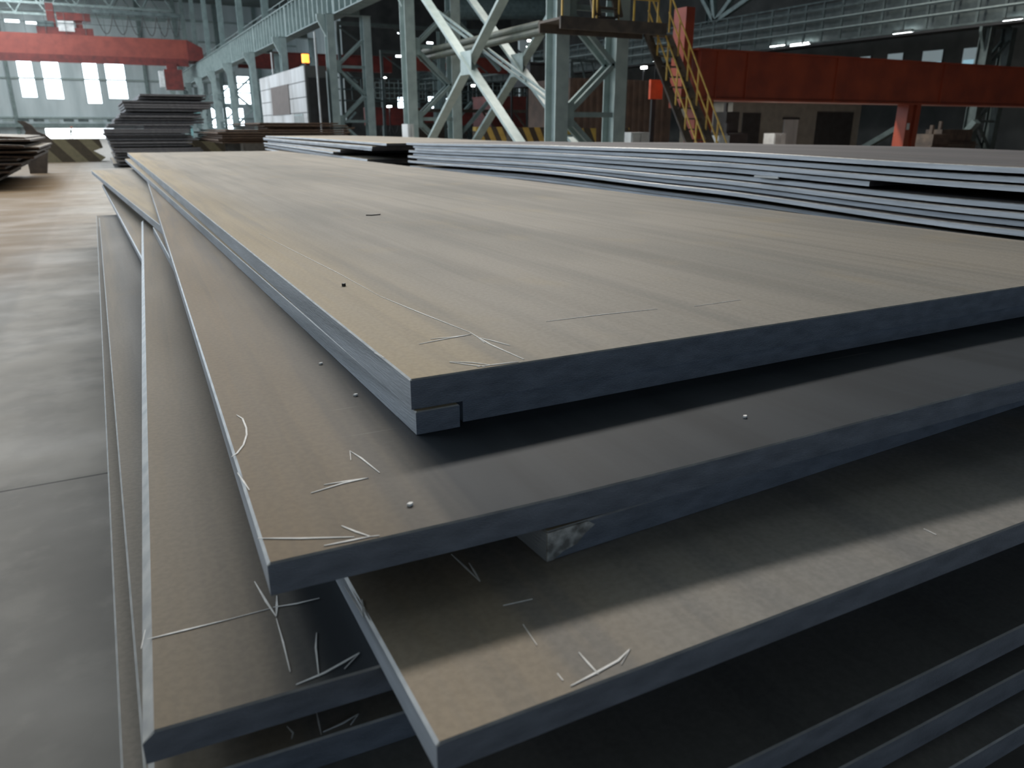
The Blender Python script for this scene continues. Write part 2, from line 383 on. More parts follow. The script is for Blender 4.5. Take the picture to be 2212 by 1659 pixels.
def chalk(parent, pz, strokes, name='chalk_mark', wmm=3.0, label=None):
    """strokes: lists of pixel positions lying on the plate's top"""
    mb = MB()
    for st in strokes:
        wd = wmm
        if isinstance(st, tuple): wd, st = st
        pts = []
        for (px, py) in st:
            p = at(px, py, parent.location.z)
            for _ in range(6): p = at(px, py, pz(p.x, p.y))
            pts.append(Vector((p.x, p.y, pz(p.x, p.y) + .0012)))
        n = len(pts)
        L_, Rr = [], []
        for i, p in enumerate(pts):
            d = (pts[min(i + 1, n - 1)] - pts[max(i - 1, 0)]); d.z = 0; d.normalize(); a = Vector((-d.y, d.x, 0)) * (wd / 2000) * (.35 if i in (0, n - 1) else 1)
            L_.append(p + a); Rr.append(p - a)
        b = len(mb.v); mb.v += [tuple(v) for v in L_] + [tuple(v) for v in Rr] + [tuple(v - Vector((0, 0, .0008))) for v in L_] + [tuple(v - Vector((0, 0, .0008))) for v in Rr]
        for i in range(n - 1):
            for q in ((i, i + 1, n + i + 1, n + i), (2 * n + i, 3 * n + i, 3 * n + i + 1, 2 * n + i + 1), (i, 2 * n + i, 2 * n + i + 1, i + 1), (n + i, n + i + 1, 3 * n + i + 1, 3 * n + i)):
                mb.f.append(tuple(b + k for k in q)); mb.mi.append(0)
    me = bpy.data.meshes.new(name)
    inv = Matrix.LocRotScale(parent.location, parent.rotation_euler, None).inverted()
    me.from_pydata([tuple(inv @ Vector(v)) for v in mb.v], [], mb.f); me.materials.append(M['chalk']); me.update()
    o = bpy.data.objects.new(name, me); col.objects.link(o); o.parent = parent
    if label: o['label'] = label
    return o

# ------------------------------------------------------------------ hall shell
YE, YE2, XR, ZR = 150., 120., 62., 21.5
struct(MB().box(-20, XR, -14, 152, -.3, 0).build('floor', M['floor']))
def wall_y(name, x0, x1, y, z1, holes, m, th_=.25):
    """wall facing the camera at Y=y with rectangular openings (x0,x1,z0,z1)"""
    mb = MB(); xs = sorted({x0, x1} | {h[0] for h in holes} | {h[1] for h in holes})
    for a, b in zip(xs[:-1], xs[1:]):
        hs = sorted([(h[2], h[3]) for h in holes if h[0] <= a + 1e-6 and h[1] >= b - 1e-6]); z = 0
        for (p, q) in hs:
            if p > z: mb.box(a, b, y, y + th_, z, p)
            z = q
        if z < z1: mb.box(a, b, y, y + th_, z, z1)
    return struct(mb.build(name, m))
def px_x(px, Y): return atY(px, 277, Y).x
wins = []
for (a, b, zt, zb) in ((61, 95, 12.2, 6.2), (113, 151, 12.2, 6.0), (199, 231, 12.0, 5.4), (246, 288, 11.8, 6.2),
                       (485, 505, 8.7, 5.7), (522, 549, 10.3, 5.6)):
    wins.append((px_x(a, YE), px_x(b, YE), zb, zt))
low = [(px_x(460, YE), px_x(474, YE), 1.6, 5.0), (px_x(479, YE), px_x(510, YE), 1.4, 5.1), (px_x(514, YE), px_x(530, YE), 1.8, 5.0)]
slits = [(px_x(15, YE), px_x(40, YE), 20.2, 20.7), (px_x(55, YE), px_x(85, YE), 17.1, 17.5), (px_x(98, YE), px_x(128, YE), 17.0, 17.4),
         (px_x(52, YE), px_x(72, YE), 14.4, 14.7), (px_x(105, YE), px_x(125, YE), 14.3, 14.6), (px_x(180, YE), px_x(210, YE), 16.3, 16.7), (px_x(218, YE), px_x(235, YE), 16.2, 16.6)]
gate = (px_x(97, YE), px_x(246, YE), 0.0, 1.55)
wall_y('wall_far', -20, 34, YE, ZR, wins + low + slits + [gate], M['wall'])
wins2 = [(px_x(861, YE2), px_x(882, YE2), 3.9, 6.2), (px_x(926, YE2), px_x(944, YE2), 4.2, 6.4), (px_x(960, YE2), px_x(968, YE2), 4.5, 6.2), (px_x(836, YE2), px_x(848, YE2), 3.0, 4.0), (px_x(862, YE2), px_x(884, YE2), 2.8, 3.3), (px_x(926, YE2), px_x(936, YE2), 3.0, 3.6)]
slits2 = [(px_x(1004, YE2), px_x(1035, YE2), 18.2, 18.5), (px_x(1042, YE2), px_x(1068, YE2), 17.8, 18.1), (px_x(952, YE2), px_x(968, YE2), 13.9, 14.2), (px_x(1048, YE2), px_x(1066, YE2), 15.2, 15.4), (px_x(868, YE2), px_x(880, YE2), 15.2, 15.5), (px_x(928, YE2), px_x(942, YE2), 14.0, 14.3), (px_x(862, YE2), px_x(878, YE2), 11.9, 12.2), (px_x(1128, YE2), px_x(1152, YE2), 17.1, 17.3)]
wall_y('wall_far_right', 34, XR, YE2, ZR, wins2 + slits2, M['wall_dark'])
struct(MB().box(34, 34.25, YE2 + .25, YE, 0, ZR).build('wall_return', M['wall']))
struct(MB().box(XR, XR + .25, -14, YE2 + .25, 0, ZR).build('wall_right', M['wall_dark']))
struct(MB().box(-20.25, -20, -14, YE + .25, 0, ZR).build('wall_left', M['wall']))
struct(MB().box(-20, XR, -14.25, -14, 0, ZR).build('wall_back', M['wall_dark']))
rf = MB(); rf.box(-20.25, XR + .25, -14.25, YE + .25, ZR, ZR + .2)
struct(rf.build('ceiling', M['roof']))
for (x0, x1) in ((-11.5, -6.5), (3.5, 6.5)):
    k = MB()
    for y in range(8 if x0 < 0 else 32, 118, 12): k.box(x0, x1, y, y + 10, ZR - .06, ZR - .003)
    struct(k.build('ceiling_roof_lights', M['skylight']))
for i, hset in enumerate((wins, low, wins2)):
    for (a, b, z0, z1) in hset:
        y = YE2 if i == 2 else YE
        wn = bpy.data.objects.new('window_%d' % (len([o for o in col.objects if o.name.startswith('window_') and o.parent is None]) + 1), None); col.objects.link(wn)
        wn.location = ((a + b) / 2, y, z0); struct(wn)
        fr = MB(); t = .07
        fr.box(a, a + t, y - .05, y + .05, z0, z1); fr.box(b - t, b, y - .05, y + .05, z0, z1); fr.box(a + t, b - t, y - .05, y + .05, z0, z0 + t); fr.box(a + t, b - t, y - .05, y + .05, z1 - t, z1)
        n = max(1, int((z1 - z0) / 1.6))
        for q in range(1, n): fr.box(a + t, b - t, y - .03, y + .03, z0 + (z1 - z0) * q / n - .03, z0 + (z1 - z0) * q / n + .03)
        fr.build('window_frame', M['teal'], wn)
        MB().box(a + t, b - t, y + .06, y + .07, z0 + t, z1 - t).build('window_pane', M['glass'], wn)
M['dimpane'] = emit('dusty_daylit_pane', (.7, .85, .9), .12)
for i, (px, py, wd, hg) in enumerate(((1868, 139, 1.2, 1.4), (1933, 133, 1.6, 1.4), (2014, 126, 1.9, 1.3), (2016, 142, 1.5, .7), (2096, 121, 1.3, 1.3), (2092, 136, 1.0, .6), (1811, 133, 1.4, .5))):
    p = atX(px, py, XR - .02); wn = bpy.data.objects.new('window_%d' % (30 + i), None); col.objects.link(wn); wn.location = p; struct(wn)
    MB().box(p.x - .05, p.x - .005, p.y - wd / 2, p.y + wd / 2, p.z - hg / 2, p.z + hg / 2).build('window_frame', M['teal_dark'], wn)
    MB().box(p.x - .06, p.x - .051, p.y - wd / 2 + .06, p.y + wd / 2 - .06, p.z - hg / 2 + .06, p.z + hg / 2 - .06).build('window_pane', M['dimpane'], wn)
# wall framing: columns, rails of the far wall
g = MB()
for x in (-14, -8.9 - 2.2, 8.5, 14, 20.5, 27): g.box(x - .25, x + .25, YE - .5, YE, 0, ZR - .02)
struct(g.build('trim_1', M['teal']))
g = MB()
for z in (3.1, 9.0, 13.2, 15.4, 18.6): g.box(-20, 34, YE - .2, YE - .003, z, z + .25)
struct(g.build('trim_2', M['teal_pale']))
# mezzanine beam with dark vents above the gate
g = MB(); g.box(-14, 6, YE - .9, YE - .5, 1.75, 2.3)
for k in range(9): g.box(-13 + 2.1 * k, -11.5 + 2.1 * k, YE - .93, YE - .9, 2.6, 3.0, 1 if k % 3 else 2)
gb = g.build('gate_canopy', [M['teal'], M['teal_dark'], M['teal_pale']]); tag(gb, 'pale horizontal canopy with small vents above the bright open gate', 'canopy')

# ------------------------------------------------------------------ crane runway and columns
XA, XB, ZG0, ZG1 = 11.8, 13.8, 7.3, 9.2
COLS = [20 + 12 * k for k in range(11)]
def lattice_column(Y, label, x0=XA, x1=XB, mat_='teal', grp='laced steel columns of the crane runway', zt=ZG0):
    e = empty('steel_column', (x0, Y, 0)); tag(e, label, 'column', grp)
    for x in (x0, x1):
        m_ = MB().isec(x, Y, .04, zt - .005, .42, .6, .035, 'y')
        m_.box(x - .3, x + .3, Y - .38, Y + .38, 0, .04)
        m_.build('leg', M['teal_pale' if mat_ == 'teal' else mat_], e)
    b = MB(); zz = .5; side = 1; xl, xr = x0 + .21, x1 - .21
    while zz + 1.4 < zt:
        a = (xr if side else xl); c = (xl if side else xr)
        b.bar((a, Y - .2, zz), (c, Y - .2, zz + 1.4), .14, .1, (0, 1, 0)); b.bar((a, Y + .2, zz), (c, Y + .2, zz + 1.4), .14, .1, (0, 1, 0))
        if side: b.box(xl, xr, Y - .25, Y - .15, zz + 1.36, zz + 1.5); b.box(xl, xl + .22, Y - .28, Y - .255, zz + 1.1, zz + 1.75)
        side = 1 - side; zz += 1.4
    b.build('lacing', M[mat_], e)
    u = MB().isec((x0 + x1) / 2 + .4, Y, zt + .01, ZR - .3, .5, .5, .035, 'y'); u.box(x0 - .25, x1 + .25, Y - .35, Y + .35, zt - .004, zt + .01)
    u.build('upper_shaft', M[mat_], e)
    k = MB(); k.prism([(x0 - .21, zt - .01), (x0 - .65, zt - .01), (x0 - .65, zt - .25), (x0 - .21, zt - 1.1)], 'y', Y - .08, Y + .08)
    k.build('bracket', M['teal_pale' if mat_ == 'teal' else mat_], e)
    return e
cl = ['pale teal laced column carrying the stair platform', 'pale teal laced column at the left foot of the big cross bracing', 'pale teal laced column right of the grey clad cabin',
      'teal column behind the grey clad cabin', 'teal column just left of the grey clad cabin'] + ['far teal runway column, %s beyond the grey clad cabin' % ORD[i] for i in range(1, 8)]
for Y, l in zip(COLS, cl): lattice_column(Y, l)

def girder(y0, y1, label, x=12.45, z0=ZG0 + .012, z1=ZG1, step=1.0, mat_='teal'):
    e = empty('crane_girder', (x, y0, z0)); tag(e, label, 'girder', 'plate girders of the crane runway')
    y0 += .02; y1 -= .02
    MB().box(x - .03, x + .03, y0, y1, z0 + .05, z1 - .05).build('web', M['teal_web'], e)  # darker web behind paler ribs: light and shade put into the paint
    MB().box(x - .4, x + .4, y0, y1, z0, z0 + .05).build('bottom_flange', M[mat_], e)
    MB().box(x - .4, x + .4, y0, y1, z1 - .05, z1).build('top_flange', M[mat_], e)
    n = int((y1 - y0) / step)
    for k in range(n + 1):
        y = y0 + .1 + (y1 - y0 - .2) * k / n
        MB().box(x - .36, x - .03, y - .05, y + .05, z0 + .05, z1 - .05).build('stiffener', M[mat_ + '_pale' if mat_ == 'teal' else mat_], e)
    MB().box(x - .05, x + .05, y0, y1, z1, z1 + .13).build('crane_rail', M['brown'], e)
    return e
for i, (a, b) in enumerate(zip(COLS[:-1], COLS[1:])):
    girder(a, b, 'ribbed teal crane girder between the %s and %s column from the stair platform' % (ORD[i], ORD[i + 1]))
girder(-4, 20, 'ribbed teal crane girder overhead, in front of the stair platform column')

# side of the runway: handrail posts along the top
hr = MB()
for k in range(40): hr.box(13.3, 13.34, 24 + 3 * k, 24.04 + 3 * k, ZG1, ZG1 + 1.1)
hr.box(13.3, 13.34, 20, 140, ZG1 + 1.1, ZG1 + 1.14); hr.box(13.3, 13.34, 20, 140, ZG1 + .55, ZG1 + .58)
hr.box(12.9, 13.4, 20, 140, ZG1 - .004, ZG1 + .0)
tag(hr.build('runway_handrail', M['teal']), 'thin teal handrail running along the top of the crane runway', 'handrail')

# cross bracings between the two nearest columns, in both leg planes
def xbrace(X, y0, y1, z0, z1, wd, label, mt):
    e = empty('cross_brace', (X, (y0 + y1) / 2, z0)); tag(e, label, 'bracing', 'cross bracing between the two nearest columns')
    zc = (z0 + z1) / 2; yc = (y0 + y1) / 2
    for (a, b) in (((y0, z0), (y1, z1)), ((y0, z1), (y1, z0))):
        MB().bar((X + (.05 if a[1] > b[1] else -.05), a[0], a[1]), (X + (.05 if a[1] > b[1] else -.05), b[0], b[1]), .1, wd, (1, 0, 0)).build('diagonal', M[mt], e)
    MB().box(X - .13, X - .11, yc - .45, yc + .45, zc - .38, zc + .38).build('gusset_plate', M[mt], e)
    return e
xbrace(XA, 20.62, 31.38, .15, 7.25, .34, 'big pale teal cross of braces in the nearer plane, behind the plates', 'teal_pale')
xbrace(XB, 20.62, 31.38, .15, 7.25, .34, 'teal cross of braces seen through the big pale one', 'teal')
for i, (p, q) in enumerate((((925, 13), (1190, 215)), ((915, 112), (1170, 52)), ((912, 128), (1176, 66)))):
    a = atX(*p, 12.9); b = atX(*q, 12.9) if i < 1 else atX(*q, 12.3)
    if i >= 1:
        tag(MB().tube([a, b], .12, 12).build('olive_pipe', M['olive']), ['upper olive pipe rising to the stair platform', 'lower olive pipe rising to the stair platform'][i - 1], 'pipe'); continue
    m_ = MB().bar(a + Vector((0, 0, .09)), b + Vector((0, 0, .09)), .07, .07).bar(a - Vector((0, 0, .09)), b - Vector((0, 0, .09)), .07, .07)
    for t in range(1, 6): q_ = a.lerp(b, t / 6); m_.bar(q_ - Vector((0, 0, .06)), q_ + Vector((0, 0, .06)), .04, .04)
    tag(m_.build('tie_strut', M['teal']), ['paired thin tie falling behind the big cross bracing', 'lower paired thin tie ending at the stair platform column',
        'upper olive strut rising to the stair platform', 'lower olive strut rising to the stair platform'][i], 'strut')

# ------------------------------------------------------------------ stair platform and stairs
e = empty('stair_platform', (12.8, 19.1, 4.1)); tag(e, 'brown steel stair platform fixed on the nearest column', 'platform')
MB().box(11.0, 14.42, 18.55, 19.6, 4.22, 4.28).build('deck', M['brown'], e)
MB().box(11.0, 14.42, 18.5, 18.56, 4.0, 4.3).build('edge_beam', M['brown'], e)
MB().box(11.0, 14.42, 19.6, 19.66, 4.0, 4.3).build('edge_beam', M['brown'], e)
for x in (11.05, 12.0, 13.3, 14.1): MB().box(x - .02, x + .02, 18.5, 18.54, 4.3, 5.35).build('rail_post', M['yellow'], e)
MB().box(11.05, 14.1, 18.5, 18.54, 5.33, 5.37).box(11.05, 14.1, 18.5, 18.54, 4.82, 4.86).build('guard_rail', M['yellow'], e)
def stairs(name, label, xa, xb, ytop, ztop, ybot, zbot, n, mstr, mrail, posts):
    e = empty(name, (xa, ybot, zbot)); tag(e, label, 'staircase')
    for x in (xa, xb): MB().bar((x, ytop, ztop - .1), (x, ybot, zbot + .12), .06, .26, (1, 0, 0)).build('stringer', M[mstr], e)
    for k in range(n):
        t = (k + .5) / n; y = ytop + (ybot - ytop) * t; z = ztop + (zbot - ztop) * t
        MB().box(xa + .035, xb - .035, y - .11, y + .11, z - .05, z - .015).build('tread', M[mstr], e)
    for x in (xa, xb):
        r = MB()
        for hgt in (.5, 1.0): r.tube([(x, ytop, ztop + hgt), (x, ybot, zbot + hgt)], .022)
        r.build('handrail', M[mrail], e)
        for k in range(posts):
            t = k / (posts - 1) * .97 + .015; y = ytop + (ybot - ytop) * t; z = ztop + (zbot - ztop) * t
            MB().tube([(x, y, z + .02), (x, y, z + 1.0)], .026).build('rail_post', M[mrail], e)
    return e
stairs('steel_staircase', 'steep steel staircase with yellow handrails coming down to the plates', 14.5, 15.25, 19.5, 4.25, 16.54, 0, 15, 'brown', 'yellow', 7)
stairs('steel_ladder_stair', 'short brown stair flight rising from the stair platform', 12.3, 13.0, 19.45, 6.2, 18.8, 4.3, 8, 'brown', 'yellow', 3)

# ------------------------------------------------------------------ orange gantry, right
YG = 21.3
e = empty('gantry_crane', (18.2, YG, 0)); tag(e, 'orange gantry crane beam behind the yellow railed staircase', 'crane')
m_ = MB(); m_.box(17.7, 44, YG - .45, YG + .45, 2.5, 3.95); m_.box(17.5, 44, YG - .55, YG + .55, 2.44, 2.5); m_.box(17.5, 44, YG - .55, YG + .55, 3.95, 4.0)
m_.build('main_beam', M['orange_dark'], e)
for x in (18.4, 19.7, 24, 30, 36): MB().box(x - .03, x + .03, YG - .5, YG - .45, 2.5, 3.95).build('stiffener', M['orange_dark'], e)
MB().box(17.1, 17.45, YG - .3, YG + .3, 2.2, 5.2).build('end_frame', M['orange_dark'], e)
for x in (18.2, 28.9): MB().box(x - .4, x - .1, YG - .25, YG + .25, .05, 2.44).box(x + .1, x + .35, YG - .25, YG + .25, .05, 2.44).box(x - .5, x + .5, YG - .4, YG + .4, 0, .05).build('leg', M['orange_dark'], e)
MB().box(28.55, 28.7, YG - .27, YG - .255, 1.5, 1.75).build('notice_plate', M['white'], e)
M['orange_bright'] = mat('bright_orange_board', (.75, .10, .03), None, .5)
xb0, xb1 = atY(1405, 200, 22).x, atY(1431, 200, 22).x; zb1, zb0 = atY(1415, 172, 22).z, atY(1415, 214, 22).z
m_ = MB().box(xb0, xb1, 22, 22.1, zb0, zb1); m_.box(xb0 + .1, xb0 + .25, 22.02, 22.1, 0, zb0, 1)
tag(m_.build('orange_signboard', [M['orange_bright'], M['black']]), 'blank bright orange board standing left of the staircase foot', 'board')

# ------------------------------------------------------------------ overhead crane of the left bay
YC = 110.
e = empty('overhead_crane', (12, YC, 9.3)); tag(e, 'faded orange overhead crane bridging the left bay', 'crane')
for dy, nm in ((-1.6, 'bridge_girder'), (1.6, 'bridge_girder')):
    MB().box(-18, 11.2, YC + dy - .5, YC + dy + .5, 9.05, 11.75).build(nm, M['orange'], e)
MB().box(-18, 11.2, YC - 2.12, YC - 2.1, 8.75, 9.6).build('lower_skirt', M['maroon'], e)
MB().prism([(11.2, 9.4), (11.2, 11.75), (12.9, 10.9), (13.0, 9.4)], 'y', YC - 2.6, YC + 2.6).build('end_carriage', M['maroon'], e)
m_ = MB()
for k in range(15): m_.box(-17.5 + 2 * k, -17.45 + 2 * k, YC - 2.1, YC - 2.05, 11.75, 14.2)
for z in (12.9, 14.15): m_.box(-18, 11, YC - 2.1, YC - 2.05, z, z + .06)
m_.box(1.5, 11, YC - 2.15, YC - 2.0, 14.2, 14.6)
m_.build('walkway_rail', M['teal_dark'], e)
fe = MB(); x = 1.8
for k in range(6):
    wl = 1.75 - .1 * k
    fe.tube([(x + wl * t / 8, YC - 2.2, 14.1 - 2.1 * (1 - (2 * t / 8 - 1) ** 2)) for t in range(9)], .05, 6); x += wl
fe.build('festoon_cable', M['cable'], e)
t_ = empty('crane_trolley', (-1.5, YC, 11.9)); tag(t_, 'dark maroon hoist trolley riding on the overhead crane', 'crane trolley')
m_ = MB(); m_.box(-4.4, 1.3, YC - 1.9, YC + 1.9, 11.76, 12.5); m_.box(-3.2, -2.4, YC - 1.7, YC, 12.5, 15.0); m_.box(-2.2, 1.2, YC - 1.7, YC + 1.7, 13.3, 14.1); m_.box(-.4, .3, YC - 1.5, YC, 12.5, 13.3)
m_.build('trolley_frame', M['maroon'], t_)
MB().box(-2.2, -.6, YC - 1.95, YC - 1.75, 12.1, 13.2).build('motor_cover', M['white'], t_)
MB().box(-4.3, -2.6, YC - 1.95, YC - 1.9, 12.5, 13.1).build('trolley_rail', M['teal_dark'], t_)
h_ = empty('crane_cab', (9.2, YC, 6)); tag(h_, 'maroon operator cab with bright panes hanging under the crane end', 'crane cab')
MB().box(8.2, 10.2, YC - 3.4, YC - 2.2, 6.0, 8.3).box(8.6, 9.8, YC - 2.4, YC - 1.2, 8.3, 9.04).build('cab_body', M['maroon'], h_)
MB().box(7.6, 8.15, YC - 3.4, YC - 2.2, 6.3, 8.1).build('cab_window', M['white'], h_)
tag(MB().box(9.3, 11.4, YC - 6, YC - 4.2, 3.1, 5.4).box(10.2, 10.4, YC - 5.2, YC - 5, 0, 3.1).build('switch_cabinet', mat('turquoise_paint', (.25, .5, .5))), 'turquoise cabinet on a post beside the far crane column', 'cabinet')

# roof trusses that the crane area shows
for i, Y in enumerate((116, 128, 140)):
    m_ = MB(); z0, z1 = 17.2, 20.6
    for x0, x1 in ((-20, 12),):
        m_.box(x0, x1, Y - .12, Y + .12, z0, z0 + .3); m_.box(x0, x1, Y - .12, Y + .12, z1, z1 + .3)
        n = 8
        for k in range(n):
            a = x0 + (x1 - x0) * k / n; b = x0 + (x1 - x0) * (k + 1) / n; mz = (a + b) / 2
            m_.bar((a, Y, z0 + .2), (mz, Y, z1), .16, .16); m_.bar((mz, Y, z1), (b, Y, z0 + .2), .16, .16)
    tag(m_.build('roof_truss', M['teal']), ['nearest', 'middle', 'farthest'][i] + ' teal roof truss above the overhead crane', 'roof truss', 'roof trusses over the left bay')
# ------------------------------------------------------------------ second runway on the right
X2 = 43.7
e = empty('lattice_walkway_girder', (X2, -4, 6.9)); tag(e, 'long teal runway girder with railed walkway, high on the right', 'girder')
MB().box(X2, X2 + .1, -4, 118, 6.95, 9.3).build('web', M['teal_deep'], e)
m_ = MB()
for z in (6.9, 7.55, 8.2, 8.85, 9.3): m_.box(X2 - .65, X2 - .55, -4, 118, z, z + .1)
m_.build('rail_line', M['teal_dark'], e)
m_ = MB()
for z in (7.62, 8.27): m_.box(X2 - .75, X2 - .68, -4, 118, z, z + .07)
m_.build('conduit', M['teal_pale'], e)
for k in range(80): MB().box(X2 - .62, X2 - .54, -3 + 1.5 * k, -2.85 + 1.5 * k, 6.9, 9.4).build('post', M['teal_dark'], e)
MB().box(X2 - .7, X2 + .5, -4, 118, 6.75, 6.88).build('walkway_deck', M['black'], e)
for i, Y in enumerate((28, 52, 76, 100)):
    lattice_column(Y, 'dark teal runway column on the right, %s from the camera' % ORD[i], X2 - .3, X2 + 1.6, 'teal_dark', 'columns of the right runway', 6.74)
    m_ = MB().bar((X2 - .3, Y - .3, 4.4), (X2 - .3, Y - 4.5, 1.2), .25, .3, (1, 0, 0)).bar((X2 - .3, Y + .3, 4.4), (X2 - .3, Y + 4.5, 1.2), .25, .3, (1, 0, 0))
for i, (p, q) in enumerate((((1840, 335), (1965, 262)), ((2040, 340), (2110, 262)))):
    a = atX(*p, X2 - 1.2); b = atX(*q, X2 - 1.2)
    tag(MB().bar(a, b, .3, .45, (1, 0, 0)).build('slanting_strut', M['teal_web']), ['dim slanting strut left of the right gantry leg', 'wide dim slanting strut right of the right gantry leg'][i], 'strut')
# big V bracket above
m_ = MB(); a = atX(1545, 48, X2 + .2)
for q in ((1515, -10), (1540, -14), (1590, -14), (1625, -8)): m_.bar(a, atX(q[0], q[1], X2 + .2), .35, .3)
tag(m_.build('roof_strut_fan', M['teal']), 'fan of teal struts rising to the roof above the right runway', 'struts')
# grey roof ducts in the middle
for i, (p, q, r) in enumerate((((985, 20), (1190, 20), 1.0),)):
    a = atY(*p, 80); b = atY(*q, 80)
    tag(MB().tube([a, b], r, 16).build('air_duct', M['teal']), 'thick grey teal duct crossing high behind the big cross bracing', 'duct')
# lamps under the right walkway
def lamp(px, py, X, lbl, ln=1.0, grp='lamps under the right walkway', along='y', pole=False):
    p = atX(px, py, X); e = empty('hall_lamp', p); tag(e, lbl, 'lamp', grp)
    d = Vector((0, ln / 2, 0)) if along == 'y' else Vector((ln / 2, 0, 0))
    MB().bar(p - d, p + d, .2, .12).build('lamp_tube', M['lamp'], e)
    MB().bar(p - d + Vector((0, 0, .1)), p + d + Vector((0, 0, .1)), .3, .06).build('lamp_housing', M['black'], e)
    if pole: MB().box(p.x - .04, p.x + .04, p.y - .04, p.y + .04, 0, p.z - .06).build('lamp_pole', M['black'], e)
    else: MB().box(p.x - .03, p.x + .03, p.y - .03, p.y + .03, p.z + .13, 6.749).build('lamp_hanger', M['black'], e)
for a in ((1680, 101, 'lit lamp left of the brightest one under the right walkway', 1.5), (1729, 96, 'brightest lit lamp under the right walkway', 1.6), (1951, 70, 'lit lamp above the joint of the orange gantry beam', 1.2), (2188, 43, 'lit lamp under the right walkway nearest the picture edge', .9)):
    lamp(a[0], a[1], X2 - .5, a[2], a[3])
for a in ((1391, 146, 30, 'round work lamp glowing behind the yellow staircase', .35), (1417, 131, 34, 'smaller work lamp right of the round one behind the staircase', .3), (1022, 185, 28, 'small lamp glowing through the centre of the cross bracing', .25),
          (1143, 88, 34, 'upper of two small lamps on the pale panel behind the bracing', .22), (1141, 102, 34, 'lower of two small lamps on the pale panel behind the bracing', .22), (831, 168, 30, 'small lamp among the grating left of the nearest columns', .5), (841, 230, 27, 'bright low lamp above the maroon beam', .9)):
    lamp(a[0], a[1], a[2], a[3], a[4], 'work lamps in the middle bay', pole=True)

# ------------------------------------------------------------------ cabin with cladding
xc = 10.3; y0 = atX(663, 200, xc).y; y1 = atX(565, 200, xc).y; zt = atX(662, 140, xc).z
e = empty('clad_cabin', (xc, y0, 0)); tag(e, 'weathered grey clad cabin with a brown square hatch', 'cabin')
m_ = MB().box(xc, xc + 1.1, y0, y1, 0, zt)
m_.build('cabin_body', M['wall_dark'], e)
m_ = MB(); nrow = 6
for r_ in range(nrow):
    for c_ in range(4):
        a = y0 + (y1 - y0) * c_ / 4; b = y0 + (y1 - y0) * (c_ + 1) / 4
        m_.box(xc - .06, xc - .003, a + .03, b - .03, zt * r_ / nrow + .03, zt * (r_ + 1) / nrow - .01)
m_.build('cladding', M['clad'], e)
ya, yb = atX(628, 215, xc).y, atX(590, 215, xc).y; za, zb = atX(628, 247, xc).z, atX(628, 181, xc).z
MB().box(xc - .1, xc - .063, ya, yb, za, zb).build('hatch', M['door'], e)
MB().box(xc + .1, xc + 1.05, y0 - .05, y0 - .003, .2, zt - .6).build('dark_end_panel', M['black'], e)
m_ = MB()
for k in range(6): m_.box(xc - .6, xc - .56, y0 - 1.2 + .4 * k, y0 - 1.16 + .4 * k, 0, 2.3)
m_.box(xc - .6, xc - .56, y0 - 1.2, y0 + .85, 2.2, 2.25)
tag(m_.build('cabin_railing', M['teal_pale']), 'small pale railing at the near corner of the grey cabin', 'railing')
p = atX(660, 131, xc + .3); e = empty('warning_beacon', p); tag(e, 'glowing orange warning beacon on the grey cabin roof edge', 'beacon')
MB().tube([(p.x, p.y, zt), (p.x, p.y, p.z - .1)], .06).build('beacon_post', M['brown'], e)
MB().tube([(p.x, p.y, p.z - .1), (p.x, p.y, p.z + .3), (p.x, p.y, p.z + .32)], .2, 12).build('beacon_glass', M['beacon'], e)
for i, (px, lb) in enumerate(((684, 'thin white pole rising beside the orange beacon'), (588, 'thin white pole rising above the middle of the grey cabin'))):
    q = atX(px, 140, xc + .5); t2 = atX(px, 66 if i == 0 else 112, xc + .5)
    tag(MB().tube([(q.x, q.y, zt if i else 0), (q.x, q.y, t2.z)], .05).build('white_pole', M['white']), lb, 'pole')

# ------------------------------------------------------------------ background of the middle bay
def bridge(Y, z0, z1, x0, x1, mt, label, nm='crane_beam', grp=None):
    m_ = MB().box(x0, x1, Y - .4, Y + .4, z0, z1)
    m_.box(x0, x1, Y - .55, Y + .55, z1, z1 + .08)
    return tag(m_.build(nm, M[mt]), label, 'crane beam', grp)
bridge(90, 7.6, 9.2, 14.2, 31, 'maroon', 'dark maroon crane beam high between the nearest columns')
bridge(84, 7.5, 9.0, 31.5, 42.8, 'orange', 'orange crane beam seen behind the nearest X bracing')
bridge(88, 1.9, 3.7, 27, 42, 'maroon', 'low maroon beam with hanging cable loops, behind the columns')
m_ = MB()
for k in range(14):
    x = 28 + k * .95; m_.tube([(x + .8 * t / 6, 87.5, 1.9 - .9 * (1 - (2 * t / 6 - 1) ** 2)) for t in range(7)], .06, 6)
tag(m_.build('cable_loops', M['cable']), 'row of black cable loops hanging under the low maroon beam', 'cable')
# open grating walkway, lit from behind
m_ = MB(); Yw = 112
for z in (5.6, 6.3, 7.0, 7.7): m_.box(36, 60, Yw - .04, Yw + .04, z, z + .14)
for k in range(34): m_.box(36 + .72 * k, 36.12 + .72 * k, Yw - .04, Yw + .04, 5.6, 7.8)
for x in (37, 41, 46, 52, 59): m_.box(x - .1, x + .1, Yw - .1, Yw + .1, 0, 5.6)
tag(m_.build('grating_walkway', M['teal_pale']), 'pale grid of a grating walkway far behind the nearest columns', 'walkway')
m_ = MB()
for z in (3.5, 4.3, 5.1): m_.box(16, 42.5, 60 - .04, 60 + .04, z, z + .1)
for k in range(36): m_.box(16 + .74 * k, 16.07 + .74 * k, 59.96, 60.04, 3.5, 5.2)
for x in (16.2, 25, 34, 42): m_.box(x - .1, x + .1, 59.9, 60.1, 0, 3.5)
tag(m_.build('dark_grating_walkway', M['teal_dark']), 'dark grid railing of a walkway behind the cross bracing', 'walkway')
